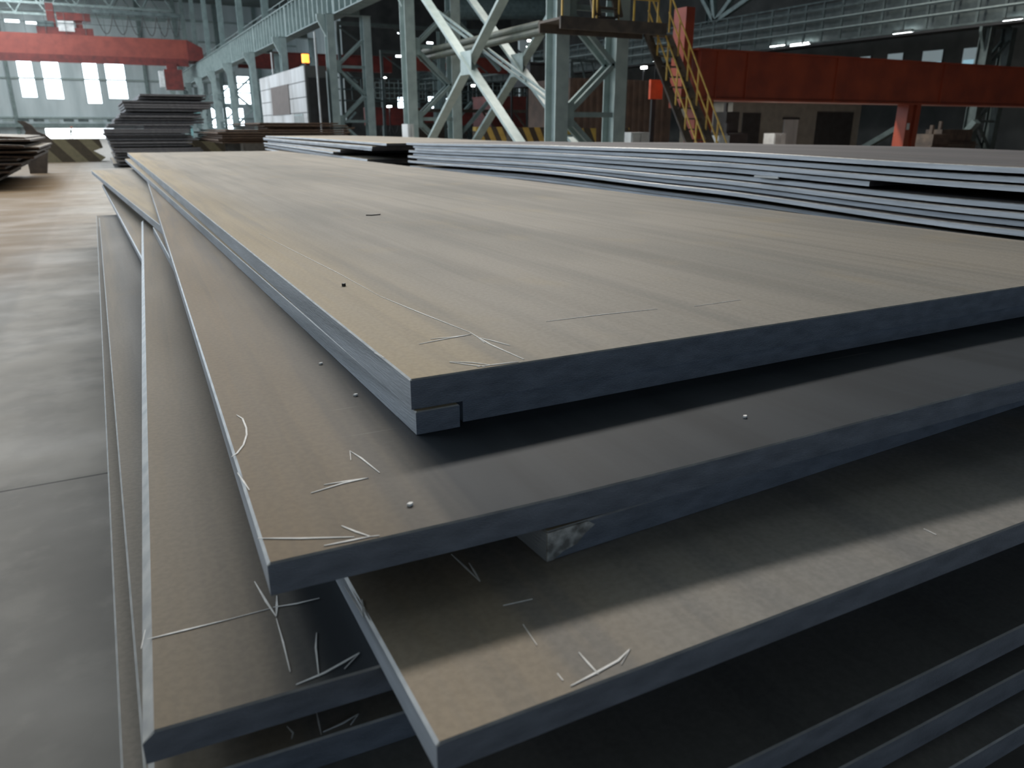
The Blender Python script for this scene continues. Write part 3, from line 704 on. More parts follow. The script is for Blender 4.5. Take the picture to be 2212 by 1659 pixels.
for i, (x, Y, h) in enumerate(((24, 58, 9), (30, 74, 9), (20, 46, 8), (36, 95, 10), (27, 100, 10))):
    m_ = MB().isec(x, Y, 0, h, .45, .5, .04, 'y').bar((x, Y, h - .2), (x + 3, Y, h - 3), .2, .2).bar((x, Y, 1), (x + 2.5, Y, 3.5), .2, .2)
    tag(m_.build('machine_post', M['teal']), ['teal post under the dark grating behind the cross bracing', 'teal post beyond the orange beam in the middle bay', 'teal post left of the big cross bracing centre', 'far teal post before the bright small windows', 'far teal post beneath the maroon crane beam'][i], 'post', 'braced posts in the middle bay')
# shed, office, machines
def corr_shed(x0, x1, y0, y1, z1, mt, label, nm):
    m_ = MB().box(x0, x1, y0, y1, 0, z1)
    n = int((x1 - x0) / .35)
    for k in range(n): m_.box(x0 + .05 + k * .35, x0 + .2 + k * .35, y0 - .03, y0 - .003, 0, z1)
    return tag(m_.build(nm, M[mt]), label, 'shed')
corr_shed(19.6, 25.5, 32, 36, 3.75, 'shed', 'dark brown corrugated shed behind the nearest column and staircase', 'brown_shed')
e = empty('site_office', (29.5, 31, 0)); tag(e, 'dim beige low building with a framed door behind the orange gantry', 'building')
MB().box(28.6, 38, 31, 35, 0, 3.0).build('wall_block', M['office'], e)
MB().box(28.2, 38.4, 30.7, 35.2, 3.0, 3.25).build('flat_roof', M['wall_dark'], e)
MB().box(32.2, 33.2, 30.93, 30.997, .05, 2.0).build('door_leaf', M['clad'], e)
MB().box(32.1, 33.3, 30.95, 30.996, 2.0, 2.1).build('door_frame', M['black'], e)
MB().box(29.3, 30.5, 30.95, 30.997, .7, 2.3).build('dark_window', M['black'], e)
MB().box(34.6, 37.4, 30.95, 30.997, .02, 2.4).build('dark_doorway', M['black'], e)
for i, (x0, x1, Y, z1, mt, lb) in enumerate(((22.8, 24.4, 25, 1.35, 'black', 'black machine left of the staircase foot'), (26.3, 27.6, 29, 2.3, 'black', 'tall black machine right of the staircase'), (34.5, 36.2, 24, 1.3, 'brown', 'brown low machine under the right part of the gantry'),
        (38, 41, 26, 1.5, 'brown', 'long brown machine near the right picture edge'), (25, 28, 96, 2.2, 'black', 'stack of dark tyres-like rolls under the maroon beam'))):
    m_ = MB().box(x0, x1, Y, Y + 1.2, 0, z1 * .6).box(x0 + .2, x1 - .3, Y + .1, Y + 1, z1 * .6, z1).tube([(x0 + .3, Y + .3, z1), (x0 + .3, Y + .3, z1 + .4)], .1).bar((x0, Y - .1, z1 * .5), (x1, Y - .1, z1 * .5), .06, .06)
    if i == 4: lb = 'dark low machine under the maroon beam'
    tag(m_.build('workshop_machine', M[mt]), lb, 'machine', 'machines in the middle bay')
def pbox(a, b, yt, yb, Y, dep, mt, nm, lb, cat, legs=False, grp=None):
    x0, x1 = atY(a, 277, Y).x, atY(b, 277, Y).x; z1_, z0_ = atY(a, yt, Y).z, (0 if yb is None else atY(a, yb, Y).z)
    m_ = MB().box(x0, x1, Y, Y + dep, z0_, z1_)
    m_.box(x0 - .06, x1 + .06, Y - .06, Y + dep + .06, z1_, z1_ + .08)
    if legs:
        for x in (x0 + .05, x1 - .15):
            for y in (Y + .05, Y + dep - .15): m_.box(x, x + .1, y, y + .1, 0, z0_)
    return tag(m_.build(nm, M[mt]), lb, cat, grp)
pbox(1144, 1186, 137, 186, 40, 2.5, 'black', 'steel_hopper', 'black steel hopper standing left of the nearest column', 'hopper', True)
pbox(1122, 1152, 88, 112, 65.2, .3, 'wall', 'sheet_screen', 'pale sheet screen with two small lamps behind the cross bracing', 'screen', True)
pbox(1062, 1136, 210, None, 50, 3, 'maroon', 'maroon_tank', 'big dark maroon tank behind the cross bracing foot', 'tank')
pbox(1136, 1180, 216, None, 54, 2, 'teal_web', 'grey_housing', 'grey green housing between the maroon tank and the nearest column', 'housing')
pbox(905, 960, 268, None, 50, 2, 'brown', 'brown_bin', 'low brown bin behind the left foot of the cross bracing', 'bin')
pbox(742, 760, 268, None, 60, 1.5, 'black', 'black_kiosk', 'small black kiosk right of the grey clad cabin', 'kiosk')
for i, (a, b, yt, yb, Y, mt, lb) in enumerate(((742, 1180, 62, 70, 56, 'teal_deep', 'dark teal tie beam, highest behind the cross bracing'), (830, 1180, 116, 122, 66, 'teal_deep', 'dark teal tie beam crossing the middle of the cross bracing'), (900, 1180, 236, 243, 47, 'brown', 'thin brown beam low behind the cross bracing'), (1230, 1320, 116, 122, 50, 'teal_deep', 'dark teal tie beam seen between the legs of the nearest column'))):
    x0, x1 = atY(a, 277, Y).x, atY(b, 277, Y).x
    m_ = MB().box(x0, x1, Y, Y + .25, atY(1000, yb, Y).z, atY(1000, yt, Y).z)
    for x in (x0, x1 - .2): m_.box(x, x + .2, Y + .02, Y + .22, 0, atY(1000, yb, Y).z)
    for q in range(4):
        a_ = x0 + (x1 - x0) * q / 4; m_.bar((a_, Y + .12, atY(1000, yb, Y).z), (a_ + (x1 - x0) / 8, Y + .12, atY(1000, yb, Y).z - 1.3), .1, .1)
    tag(m_.build('tie_beam', M[mt]), lb, 'beam', 'tie beams of the middle bay')
def cabinet(a, b, zt_, lbl, Y):
    x0 = atY(a, 300, Y).x; x1 = atY(b, 300, Y).x
    e = empty('white_cabinet', (x0, Y, 0)); tag(e, lbl, 'cabinet', 'white cabinets in the middle bay')
    MB().box(x0, x1, Y, Y + .7, 0, zt_).build('cabinet_body', M['white'], e)
    MB().box(x0 + .04, (x0 + x1) / 2 - .015, Y - .03, Y - .003, .05, zt_ - .05).build('cabinet_door', M['white'], e)
    MB().box((x0 + x1) / 2 + .015, x1 - .04, Y - .03, Y - .003, .05, zt_ - .05).build('cabinet_door', M['white'], e)
cabinet(1363, 1402, atY(1380, 286, 20.5).z, 'white two door cabinet between the striped guard and the staircase', 20.5)
cabinet(1552, 1576, atY(1560, 293, 20).z, 'small white cabinet right of the staircase foot', 20.0)
cabinet(1672, 1697, atY(1680, 288, 29).z, 'white cabinet before the beige building door', 29.0)
cabinet(882, 895, atY(888, 268, 31).z, 'small pale box on the left foot column of the cross bracing', 30.4)
# hazard guards
def guard(x0, x1, y0, y1, z1, mt, lbl, grp, sl=0.15, jag=False):
    m_ = MB()
    if jag:
        prof = [(x0, 0), (x1 - .1, 0), (x1 + .15, z1 * .18), (x1 - .35, z1 * .48), (x1 + .1, z1 * .62), (x1, z1), (x0, z1)]
        m_.prism(prof, 'y', y0, y1)
    else: m_.prism([(y0, 0), (y1, 0), (y1 - sl, z1), (y0 + sl, z1)], 'x', x0, x1)
    return tag(m_.build('striped_barrier', M[mt]), lbl, 'barrier', grp)
gx0, gx1 = atY(100, 346, 44).x, atY(222, 346, 44).x
zg = atY(150, 301, 44).z
guard(gx0 - 1.5, gx1, 44, 44.9, zg, 'haz', 'faded striped concrete barrier on the floor beside the tall dark stack', 'striped concrete barriers', jag=True)
guard(atY(405, 310, 46).x, atY(500, 310, 46).x, 46, 47, atY(440, 302, 46).z, 'haz', 'dark yellow striped barrier between the tall stack and the rusty stack', 'striped concrete barriers', .05)
for i, (a, b, Y, yt, lb) in enumerate(((1030, 1100, 31.4, 274, 'yellow black striped guard left of the cross bracing foot'), (1105, 1180, 28, 275, 'yellow black striped guard behind the cross bracing foot'), (1222, 1290, 22.3, 277, 'yellow black striped guard between the legs of the nearest column'), (1334, 1362, 21.6, 276, 'bright yellow striped guard right of the nearest column'))):
    guard(atY(a, 290, Y).x, atY(b, 290, Y).x, Y, Y + .5, atY(a, yt, Y).z, 'haz2', lb, 'yellow column guards', .08)

# ------------------------------------------------------------------ worker far away by the gate
def worker():
    px, Yw_ = 152, 132.0; X0 = atY(px, 285, Yw_).x
    me = bpy.data.meshes.new('person')
    P = {'pel': (0, 0, .95), 'che': (.12, 0, 1.3), 'nk': (.2, 0, 1.48), 'hd': (.24, 0, 1.6), 'ht': (.25, 0, 1.72), 'ls': (.16, -.2, 1.42), 'le': (.22, -.28, 1.15), 'lh': (.38, -.26, .98),
         'rs': (.16, .2, 1.42), 're': (.1, .27, 1.14), 'rh': (.25, .26, .93), 'lhip': (0, -.1, .9), 'lk': (.14, -.11, .5), 'la': (.12, -.11, .08), 'lt': (.28, -.11, .04), 'rhip': (0, .1, .9), 'rk': (-.04, .11, .5), 'ra': (-.22, .11, .1), 'rt': (-.07, .11, .04)}
    E = [('pel', 'che'), ('che', 'nk'), ('nk', 'hd'), ('hd', 'ht'), ('che', 'ls'), ('ls', 'le'), ('le', 'lh'), ('che', 'rs'), ('rs', 're'), ('re', 'rh'), ('pel', 'lhip'), ('lhip', 'lk'), ('lk', 'la'), ('la', 'lt'), ('pel', 'rhip'), ('rhip', 'rk'), ('rk', 'ra'), ('ra', 'rt')]
    RD = {'pel': .15, 'che': .16, 'nk': .06, 'hd': .1, 'ht': .08, 'ls': .07, 'le': .05, 'lh': .04, 'rs': .07, 're': .05, 'rh': .04, 'lhip': .1, 'lk': .07, 'la': .05, 'lt': .04, 'rhip': .1, 'rk': .07, 'ra': .05, 'rt': .04}
    ks = list(P); me.from_pydata([P[k] for k in ks], [(ks.index(a), ks.index(b)) for a, b in E], [])
    me.materials.append(M['overall'])
    o = bpy.data.objects.new('person', me); col.objects.link(o); o.location = (X0, Yw_, 0)
    o.modifiers.new('s', 'SKIN'); o.modifiers.new('u', 'SUBSURF').levels = 1
    for i, k in enumerate(ks):
        me.skin_vertices[0].data[i].radius = (RD[k], RD[k]); me.skin_vertices[0].data[i].use_root = (k == 'pel')
    tag(o, 'person in grey green overall and orange helmet walking before the bright gate', 'person')
    hm = MB(); hm.tube([(X0 + .25, Yw_, 1.66), (X0 + .25, Yw_, 1.7), (X0 + .25, Yw_, 1.78), (X0 + .25, Yw_, 1.82)], .15, 12)
    hm.build('helmet', M['helmet'], o)
worker()

# ------------------------------------------------------------------ the front stack
G1 = 'large steel plates of the front stack'
h1 = .42; z1 = CH - h1
def corner(px, py, z): return at(px, py, z)
def far_pt(near, px, py, z): return at(px, py, z)
# P1, the top plate
zP1 = 1.13; tP1 = .057
nP1 = corner(886, 820, zP1); fP1 = at(275, 330, zP1)
dirv = Vector((fP1.x - nP1.x, fP1.y - nP1.y)).normalized(); nrm = Vector((dirv.y, -dirv.x))
rp = at(2212, 520, zP1); wP1 = (Vector((rp.x, rp.y)) - Vector((nP1.x, nP1.y))).dot(nrm)
P1 = plate(nP1, fP1, wP1, tP1, 'topmost brown grey steel plate of the front stack with chalk lines', G1, mats=('top', 'edge', 'edge_lit', 'lip'), cham=.003)
pz1 = plane_z(nP1, fP1, wP1, 0)
chalk(P1, pz1, [(3, [(905, 744), (960, 733), (1018, 723)]), [(930, 733), (975, 729), (1018, 723)], (3.2, [(1014, 718), (1060, 745), (1132, 777)]), [(1030, 729), (1065, 737), (1102, 747)], [(1030, 728), (1047, 741)],
                [(820, 640), (905, 675), (1014, 718)], (1.6, [(560, 505), (640, 545), (730, 590), (820, 640)])])
chalk(P1, pz1, [(3, [(971, 783), (1010, 788), (1048, 793)]), (3, [(1030, 793), (1070, 788), (1120, 782)]), [(971, 782), (1020, 784), (1060, 789)]])
chalk(P1, pz1, [[(809, 763), (830, 773)]]); chalk(P1, pz1, [(2, [(1180, 695), (1300, 680), (1420, 668)]), (2, [(1500, 662), (1600, 648)])])
def chip(px, py, pz, nm, lb, mt, sx=.03, sy=.008, h=.005, parent=None):
    p = at(px, py, zP1)
    for _ in range(5): p = at(px, py, pz(p.x, p.y))
    z = pz(p.x, p.y); m_ = MB().prism([(p.x - sx, p.y), (p.x - sx * .3, p.y - sy), (p.x + sx * .8, p.y - sy * .3), (p.x + sx, p.y + sy * .6), (p.x, p.y + sy)], 'z', z + .0003, z + h)
    return tag(m_.build(nm, M[mt]), lb, 'steel scrap', None)
chip(807, 465, pz1, 'metal_sliver', 'thin dark sliver lying flat on the topmost plate', 'black', .04, .012)
chip(743, 618, pz1, 'metal_crumb', 'tiny dark crumb on the left part of the topmost plate', 'black', .006, .006, .008)

# strip A and plate B under P1
tB = .044; zB = zP1 - tP1 - .0005
nA = at(898, 890, zB); fA = at(270, 343, zB)
dA = Vector((fA.x - nA.x, fA.y - nA.y)).normalized(); nr = Vector((dA.y, -dA.x))
sA = plate(nA, fA, .085, tB, 'narrow steel strip packed under the left edge of the topmost plate', G1, mats=('top', 'edge', 'edge_lit', 'lip'), cham=.002, name='steel_strip', zf=None)
nB = Vector((nA.x, nA.y, zB)); off = nr * .1 - dA * .0
nB2 = at(975, 868, zB); nB3 = Vector((nA.x + nr.x * .1, nA.y + nr.y * .1, zB))
tpos = (Vector((nB2.x, nB2.y)) - Vector((nB3.x, nB3.y))).dot(dA)
nBp = nB3 + Vector((dA.x, dA.y, 0)) * tpos; fB = nBp + Vector((dA.x, dA.y, 0)) * 13.2
PB = plate(nBp, fB, wP1 - .05, tB, 'dark steel plate directly under the topmost plate, set back', G1, cham=.003)

# P2
tP2 = .047; zP2 = zB - tB - .001
nP2 = at(577, 1218, zP2); tgt = at(330, 428, zP2); d2 = Vector((tgt.x - nP2.x, tgt.y - nP2.y)).normalized(); fP2 = nP2 + Vector((d2.x, d2.y, 0)) * 13.6
zf2 = lambda u, v: .022 * max(0, (v - .45)) * 1.8 * max(0, 1 - u * 12) if False else 0.0
wP2 = 2.9
def sm(t): t = max(0., min(1., t)); return t * t * (3 - 2 * t)
zf2 = lambda u, v: .034 * max(0., 1 - u * 13.6 / .55) ** 1.6 * sm((v * wP2 - .25) / 1.6)
P2 = plate(nP2, fP2, wP2, tP2, 'second large plate with chalk arcs, its corner jutting out below the topmost', G1, mats=('top_two', 'edge', 'edge_lit', 'lip'), cham=.004, zf=zf2, fine=True)
pz2 = plane_z(nP2, fP2, wP2, 0, zf2)
chalk(P2, pz2, [[(511, 897), (524, 905), (532, 925), (533, 940), (526, 962), (512, 980), (500, 988)]])
chalk(P2, pz2, [(2.6, [(513, 1022), (527, 1042), (539, 1060)])])
chalk(P2, pz2, [[(758, 995), (756, 975), (780, 990), (820, 1022)]]); chalk(P2, pz2, [[(796, 1033), (740, 1045), (672, 1066)], [(796, 1033), (750, 1040), (700, 1048)]])
chalk(P2, pz2, [[(557, 1164), (650, 1164), (765, 1161)]]); chalk(P2, pz2, [[(738, 1137), (770, 1150), (800, 1160)], [(800, 1160), (760, 1168), (700, 1180)], [(800, 1160), (820, 1158)]])
for i, (x_, y_) in enumerate(((768, 855), (693, 787), (472, 533), (886, 1092), (1609, 902))):
    chip(x_, y_, pz2, 'pale_chip', ['largest pale chip', 'pale chip up left of the largest', 'far pale chip near the top plate', 'small chip near the chalk arrow', 'pale chip in the dark shade'][i] + ' on the second plate', 'chalk', .005, .004, .004)

# P2b (juts out under P2)
tQ = .05; zQ = zP2 - tP2 - .001
nQ = at(1181, 1150, zQ); fQ = at(197, 368, zQ)
wQ = 2.5
PQ = plate(nQ, fQ, wQ, tQ, 'plate wedged under the second one, with a torn bright near corner', G1, mats=('top', 'edge', 'edge_lit', 'lip'), cham=.003)

dQ = Vector((fQ.x - nQ.x, fQ.y - nQ.y)).normalized()
m_ = MB(); prof = [(0, -.001), (.075, -.001), (.088, -.010), (.07, -.02), (.055, -.034), (.028, -.04), (.012, -.0495), (0, -.0495)]
m_.prism(prof, 'y', -.0025, -.0002)
tc_ = m_.build('torn_corner', mat('bright_torn_steel', (.62, .60, .55), (.2, .19, .17), .4, .2, 40, lo=.4, hi=.6)); tc_.parent = PQ; tc_['label'] = 'bright torn corner'
# P4
tP4 = .042; zP4 = zQ - tQ - .001
nP4 = at(943, 1608, zP4); tg = at(735, 1255, zP4); d4 = Vector((tg.x - nP4.x, tg.y - nP4.y)).normalized()
fP4 = at(330, 490, zP4); wP4 = 2.9
P4 = plate(nP4, fP4, wP4, tP4, 'lower plate with a pale cut left edge, jutting out at the bottom middle', G1, mats=('top_grey', 'edge', 'edge_lit', 'lip'), cham=.004)
pz4 = plane_z(nP4, fP4, wP4, 0)
chalk(P4, pz4, [(3, [(975, 1198), (1005, 1226), (1037, 1257)]), [(1037, 1256), (1025, 1236), (1013, 1217)]]); chalk(P4, pz4, [[(1087, 1309), (1150, 1295)]])
chalk(P4, pz4, [[(745, 1268), (762, 1292), (785, 1330), (788, 1335)], [(782, 1296), (784, 1315), (787, 1335)]]); chalk(P4, pz4, [(2, [(1130, 1350), (1160, 1395)]), [(1204, 1456), (1216, 1471)]])
chalk(P4, pz4, [(3, [(1233, 1483), (1290, 1453), (1335, 1428), (1361, 1403)]), (1.6, [(1361, 1403), (1342, 1436)]), (2.4, [(1250, 1410), (1270, 1433), (1293, 1458)])]); chalk(P4, pz4, [[(1995, 1143), (2022, 1156)]])

# P3
tP3 = .043; zP3 = zP4 - tP4 - .001
nP3 = at(304, 1588, zP3); fP3 = at(305, 476, zP3); wP3 = 2.3
P3 = plate(nP3, fP3, wP3, tP3, 'lower left plate with chalk cross line, next to the bare floor', G1, mats=('top_shaded_b', 'edge', 'edge_lit', 'lip'), cham=.014)
pz3 = plane_z(nP3, fP3, wP3, 0)
chalk(P3, pz3, [(3, [(318, 1382), (400, 1362), (490, 1340)]), (2, [(490, 1340), (585, 1315)])])
chalk(P3, pz3, [(3.4, [(550, 1257), (575, 1300), (597, 1333)]), (3.4, [(597, 1333), (598, 1310), (598, 1288)]), [(590, 1313), (640, 1305), (690, 1293)], (2.2, [(597, 1337), (612, 1390), (627, 1452)])])
chalk(P3, pz3, [(3, [(640, 1480), (700, 1455), (745, 1430), (777, 1411)]), (2.2, [(777, 1411), (744, 1446)]), (2.6, [(684, 1368), (682, 1400), (689, 1462)])])
chalk(P3, pz3, [(2.4, [(314, 1362), (305, 1402)])])

# R, hidden for its near part
zR_ = zP3 - tP3 - .001
nR = at(640, 1180, zR_); fR = at(220, 398, zR_)
plate(nR, fR, 2.4, .038, 'dim plate whose far left corner pokes out beyond the lower left plate', G1, mats=('top_grey', 'edge', 'edge_lit', 'lip'), cham=.006)

# P5
zP5 = zR_ - .039 - .001
P5n = at(492, 1659, zP5); vp = lambda x: at(x, 278, zP5)
l5 = at(318, 1655, zP5); l5b = at(312, 1000, zP5); d5 = Vector((l5b.x - l5.x, l5b.y - l5.y)).normalized(); n5 = Vector((d5.y, -d5.x))
b5 = (Vector((P5n.x, P5n.y)) - Vector((l5.x, l5.y))).dot(d5); nP5 = Vector((l5.x + d5.x * b5, l5.y + d5.y * b5, zP5)); fP5 = nP5 + Vector((d5.x, d5.y, 0)) * 4.2
P5 = plate(nP5, fP5, 2.6, .045, 'shaded plate with a chalk arrow under the lower left plate', G1, mats=('top_grey', 'edge', 'edge_lit', 'lip'), cham=.008)
pz5 = plane_z(nP5, fP5, 2.6, 0)
chalk(P5, pz5, [(2.4, [(683, 1536), (688, 1560), (694, 1588)]), (2.6, [(698, 1582), (740, 1563), (774, 1543)]), [(774, 1543), (757, 1567)], (2, [(620, 1570), (633, 1584), (630, 1597)])])
# P6, P7, P8 and the ones below
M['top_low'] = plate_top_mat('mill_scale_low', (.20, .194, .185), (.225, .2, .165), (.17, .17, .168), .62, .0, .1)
M['lip_dim'] = mat('dim_corner_glare', (.30, .29, .275), (.2, .2, .19), .5, 0, 20)  # weaker painted edge glare for the low plates
zz = zP5 - .046
def low_plate(e1, e2, lx, z, t, label, wd=3.0, farY=465, mats_=('top_low', 'edge', 'edge_lit', 'lip_dim'), ch=.004):
    a = at(*e1, z); b = at(*e2, z); q = Vector((b.x - a.x, b.y - a.y)).normalized(); dd = Vector((-q.y, q.x))
    l = at(*lx, z)
    s = (Vector((l.x, l.y)) - Vector((a.x, a.y))); k = s.dot(q); n = Vector((a.x + q.x * k, a.y + q.y * k, z))
    # length up to the far line
    pf = at(lx[0] - 20, farY, z); ln = (Vector((pf.x, pf.y)) - Vector((n.x, n.y))).dot(dd)
    return plate(n, n + Vector((dd.x, dd.y, 0)) * ln, wd, t, label, G1, mats=mats_, cham=ch), n, dd, ln
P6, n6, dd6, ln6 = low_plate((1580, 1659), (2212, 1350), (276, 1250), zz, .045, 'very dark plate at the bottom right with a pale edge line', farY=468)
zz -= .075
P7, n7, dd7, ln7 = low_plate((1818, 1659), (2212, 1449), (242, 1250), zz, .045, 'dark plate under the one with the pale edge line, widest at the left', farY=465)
zz -= .062
n8 = n7 + Vector((dd7.x, dd7.y, 0)) * .05; q8 = Vector((dd7.y, -dd7.x, 0))
def below(nm, dn, du, t):
    n_ = n8 + q8 * dn + Vector((dd7.x, dd7.y, 0)) * du; n_.z = zz
    return plate(n_, n_ + Vector((dd7.x, dd7.y, 0)) * (ln7 - .2), 2.9, t, nm, G1, mats=('top_grey', 'edge', 'edge_lit', 'lip'), cham=.005)
P8 = below('darkest plate at the bottom right corner, lowest one in view', .06, -.09, .045)
zz -= .046
for i in range(4):
    below('plate buried %s below the lowest one in view of the front stack' % ORD[i], .05 + .03 * (i % 2), .02 * i, .055); zz -= .056
zz -= 0
# packing strips that hold the gaps
def packer(n, dd, qq, u, z0, z1_, w0, w1, lbl):
    c = n + Vector((dd.x, dd.y, 0)) * u
    m_ = MB().bar(c + qq * w0 + Vector((0, 0, (z0 + z1_) / 2 - c.z)), c + qq * w1 + Vector((0, 0, (z0 + z1_) / 2 - c.z)), .09, z1_ - z0)
    return tag(m_.build('packing_strip', M['brown']), lbl, 'packing strip', 'packing strips between the plates')
z6b = zP5 - .046 - .045; z7t = zP5 - .046 - .075
z7b = z7t - .045; z8t = z7t - .062
for i, u in enumerate((.9, 4.5)):
    packer(n7, dd7, q8, u, z7t + .0005, z6b - .0005, .15, 2.8, ['near', 'far'][i] + ' packing strip under the plate with the pale edge line')
    packer(n7, dd7, q8, u, z8t + .0005, z7b - .0005, .15, 2.8, ['near', 'far'][i] + ' packing strip above the lowest plate in view')
for i, u in enumerate((.9, 3.4, 6.0)):
    c = n7 + Vector((dd7.x, dd7.y, 0)) * u
    m_ = MB().bar(c + q8 * .1 + Vector((0, 0, (zz + .0005) / 2 - c.z)), c + q8 * 2.8 + Vector((0, 0, (zz + .0005) / 2 - c.z)), .3, zz + .0005)
    tag(m_.build('concrete_bearer', M['conc']), ['near', 'middle', 'far'][i] + ' concrete bearer carrying the front stack', 'bearer', 'concrete bearers under the front stack')
# trestles that carry the long far ends
for i, (plt, u, zt_) in enumerate(((fQ, 0, zQ - tQ), (fR, 0, zR_ - .038))):
    c = Vector((plt.x, plt.y, 0)) + Vector((.45, -.35 - i * .1, 0))
    m_ = MB().box(c.x, c.x + 1.9, c.y, c.y + .28, 0, zt_ - .001)
    tag(m_.build('support_block', M['conc']), ['far', 'nearer'][i] + ' support block under the long plates of the front stack', 'bearer', 'support blocks under the long plates')

# ------------------------------------------------------------------ right stack S
GS = 'steel plates of the long right stack'
XS = 4.6
def interp(pts, y):
    pts = sorted(pts)
    if y <= pts[0][0]: return pts[0][1]
    if y >= pts[-1][0]: return pts[-1][1]
    for (a, za), (b, zb_) in zip(pts[:-1], pts[1:]):
        if a <= y <= b:
            t = (y - a) / (b - a); t = t * t * (3 - 2 * t); return za + (zb_ - za) * t
top_prof = [(0.5, 1.30), (2.66, 1.343), (5.37, 1.375), (7.8, 1.367), (12.6, 1.325)]
bot_prof = [(0.5, .95), (2.66, .975), (5.37, 1.035), (7.8, 1.062), (12.6, 1.02)]
low_prof = [(.5, .915), (2.7, .928), (5.5, .975), (8.3, 1.0), (13.2, .94)]
fr = [0, .145, .27, .395, .55, .675, .80, .925]
lenS = [12.75, 12.5, 12.35, 12.7, 12.55, 12.7, 12.4, 12.65]
lbS = ['topmost plate of the long right stack, mottled edge', 'bright edged plate just below the top of the long right stack']
for i, f_ in enumerate(fr):
    y0_, y1_ = .4 + .15 * (i % 3), lenS[i]
    t_i = .034
    if i == 3: y0_ = 3.62   # shorter plate: its near end leaves the black slot
    dx = [0, .03, .0, .02, .04, .0, .05, -.02][i]
    def zfun(u, v, y0_=y0_, y1_=y1_, f_=f_):
        y = y0_ + (y1_ - y0_) * u; a = interp(top_prof, y); b = interp(bot_prof, y) ; return a - f_ * (a - b) - (1.3 - 0)
    lb = lbS[i] if i < 2 else '%s plate from the top of the long right stack%s' % (ORD[i], ', shorter, near end set back' if i == 3 else '')
    plate((XS + dx, y0_, 1.3), (XS + dx, y1_, 1.3), 2.75 - .04 * i, t_i, lb, GS, zf=zfun, mats=('top_mauve', 'dark_edge', 'edge_pale', 'lip'), cham=.005, seg=40)
zl = 0.
for i, (x_, y1_, t) in enumerate(((4.76, 13.0, .03), (4.73, 12.95, .03), (4.78, 12.9, .03))):
    plate((x_, .6, 1.0 + zl), (x_ - .02, y1_, 1.0 + zl), 2.6, t, '%s of the pale plates below the black gap of the right stack' % ['topmost', 'middle', 'lowest'][i], GS, mats=('top', 'dark_edge', 'edge_pale', 'lip'), cham=.004, seg=40, zf=lambda u, v, y1_=y1_: interp(low_prof, .6 + (y1_ - .6) * u) - 1.0); zl -= .031
a_ = atX(1634, 380, XS + .012); b_ = atX(1686, 381, XS + .012)
tag(MB().box(XS - .001 - .012, XS + .0, b_.y, a_.y, a_.z - .008, a_.z + .006).build('paper_label', M['white']), 'small white label stuck on the edge of the right stack', 'label')
for i, y in enumerate((2.2, 6.8, 11.6)):
    tag(MB().box(4.95, 7.2, y, y + .12, interp(low_prof, y + .06) + .003, interp(bot_prof, y) - .017).build('packing_timber', M['brown']), ['near', 'middle', 'far'][i] + ' dark packing bar in the black gap of the right stack', 'packing bar', 'packing bars in the right stack')
    tag(MB().box(4.95, 7.3, y, y + .4, 0, interp(low_prof, y) + zl - .03).build('concrete_bearer', M['conc']), ['near', 'middle', 'far'][i] + ' concrete bearer under the right stack', 'bearer', 'concrete bearers under the right stack')

# ------------------------------------------------------------------ stack T, beyond S
GT = 'steel plates of the pale stack beyond the right one'
zT = 1.31
for i, (yn, dx, wd, gap) in enumerate(((13.05, 0, 2.7, .02), (13.7, -.05, 2.6, .0), (13.9, .0, 2.6, .035), (16.2, .05, 2.6, .0), (16.4, -.05, 2.55, .04), (14.2, .0, 2.6, .0), (14.15, .05, 2.6, .03), (14.1, -.02, 2.6, .0))):
    t = .04
    arch = (lambda u, v: .02 * math.sin(math.pi * u) - .012) if i == 0 else (lambda u, v: -.01 * math.sin(math.pi * u))
    arch = (lambda u, v, a=(.018 if i == 0 else 0): a * math.sin(math.pi * u))
    plate((4.35 + dx, yn, zT), (5.1 + dx, 28.2 + .2 * (i % 3), zT + .0), wd, t, '%s plate of the pale stack beyond the long right one' % (['topmost', 'second', 'third', 'fourth', 'fifth', 'sixth', 'seventh', 'eighth'][i]), GT, zf=arch,
          mats=('top', 'dark_edge', 'edge_pale', 'lip'), cham=.004)
    zT -= t + gap + .001
for i, y in enumerate((17.5, 26)):
    tag(MB().box(5.2, 7.0, y, y + .5, 0, zT + .001).build('concrete_bearer', M['conc']), ['near', 'far'][i] + ' bearer under the pale stack', 'bearer', 'bearers under the pale stack')

# ------------------------------------------------------------------ far stacks U (rusty), V (tall), W (left)
def far_stack(specs, Yn, ln, label_fmt, grp, mats_, t, name='steel_plate'):
    n = len(specs)
    for i, (x0, x1, z, dy, warp) in enumerate(specs):
        wr = (lambda u, v, w_=warp: w_ * (v - .5) ** 2 * 4) if warp else None
        plate((x0, Yn + dy, z), (x0, Yn + dy + ln, z), x1 - x0, t, label_fmt % ORD[i], grp, zf=wr, mats=mats_, cham=.006, seg=4, name=name)
sp = []; z = 1.76
for i in range(9):
    if i < 3: x0, x1 = 5.5 + .15 * i, 8.5 + .35 * i
    else: x0, x1 = 4.0 + rnd.uniform(-.15, .25) + (.3 if i == 3 else 0), 8.8 + rnd.uniform(-.1, .1)
    sp.append((x0, x1, z, rnd.uniform(-.3, .3) if i >= 3 else rnd.uniform(.2, .6), 0)); z -= .085
far_stack(sp, 31.0, 8, '%s plate from the top of the rusty brown far stack', 'rusty plates of the far stack', ('rust', 'rust_edge', 'rust_edge', 'rust'), .055)
def packers(sp, x0, x1, y, t, lbl, grp):
    for i in range(len(sp) - 1):
        if sp[i][2] - t - sp[i + 1][2] > .004:
            tag(MB().box(x0, x1, y, y + 1.2, sp[i + 1][2] + .0006, sp[i][2] - t - .0006).build('packing_block', M['brown']), lbl % ORD[i], 'packing block', grp)
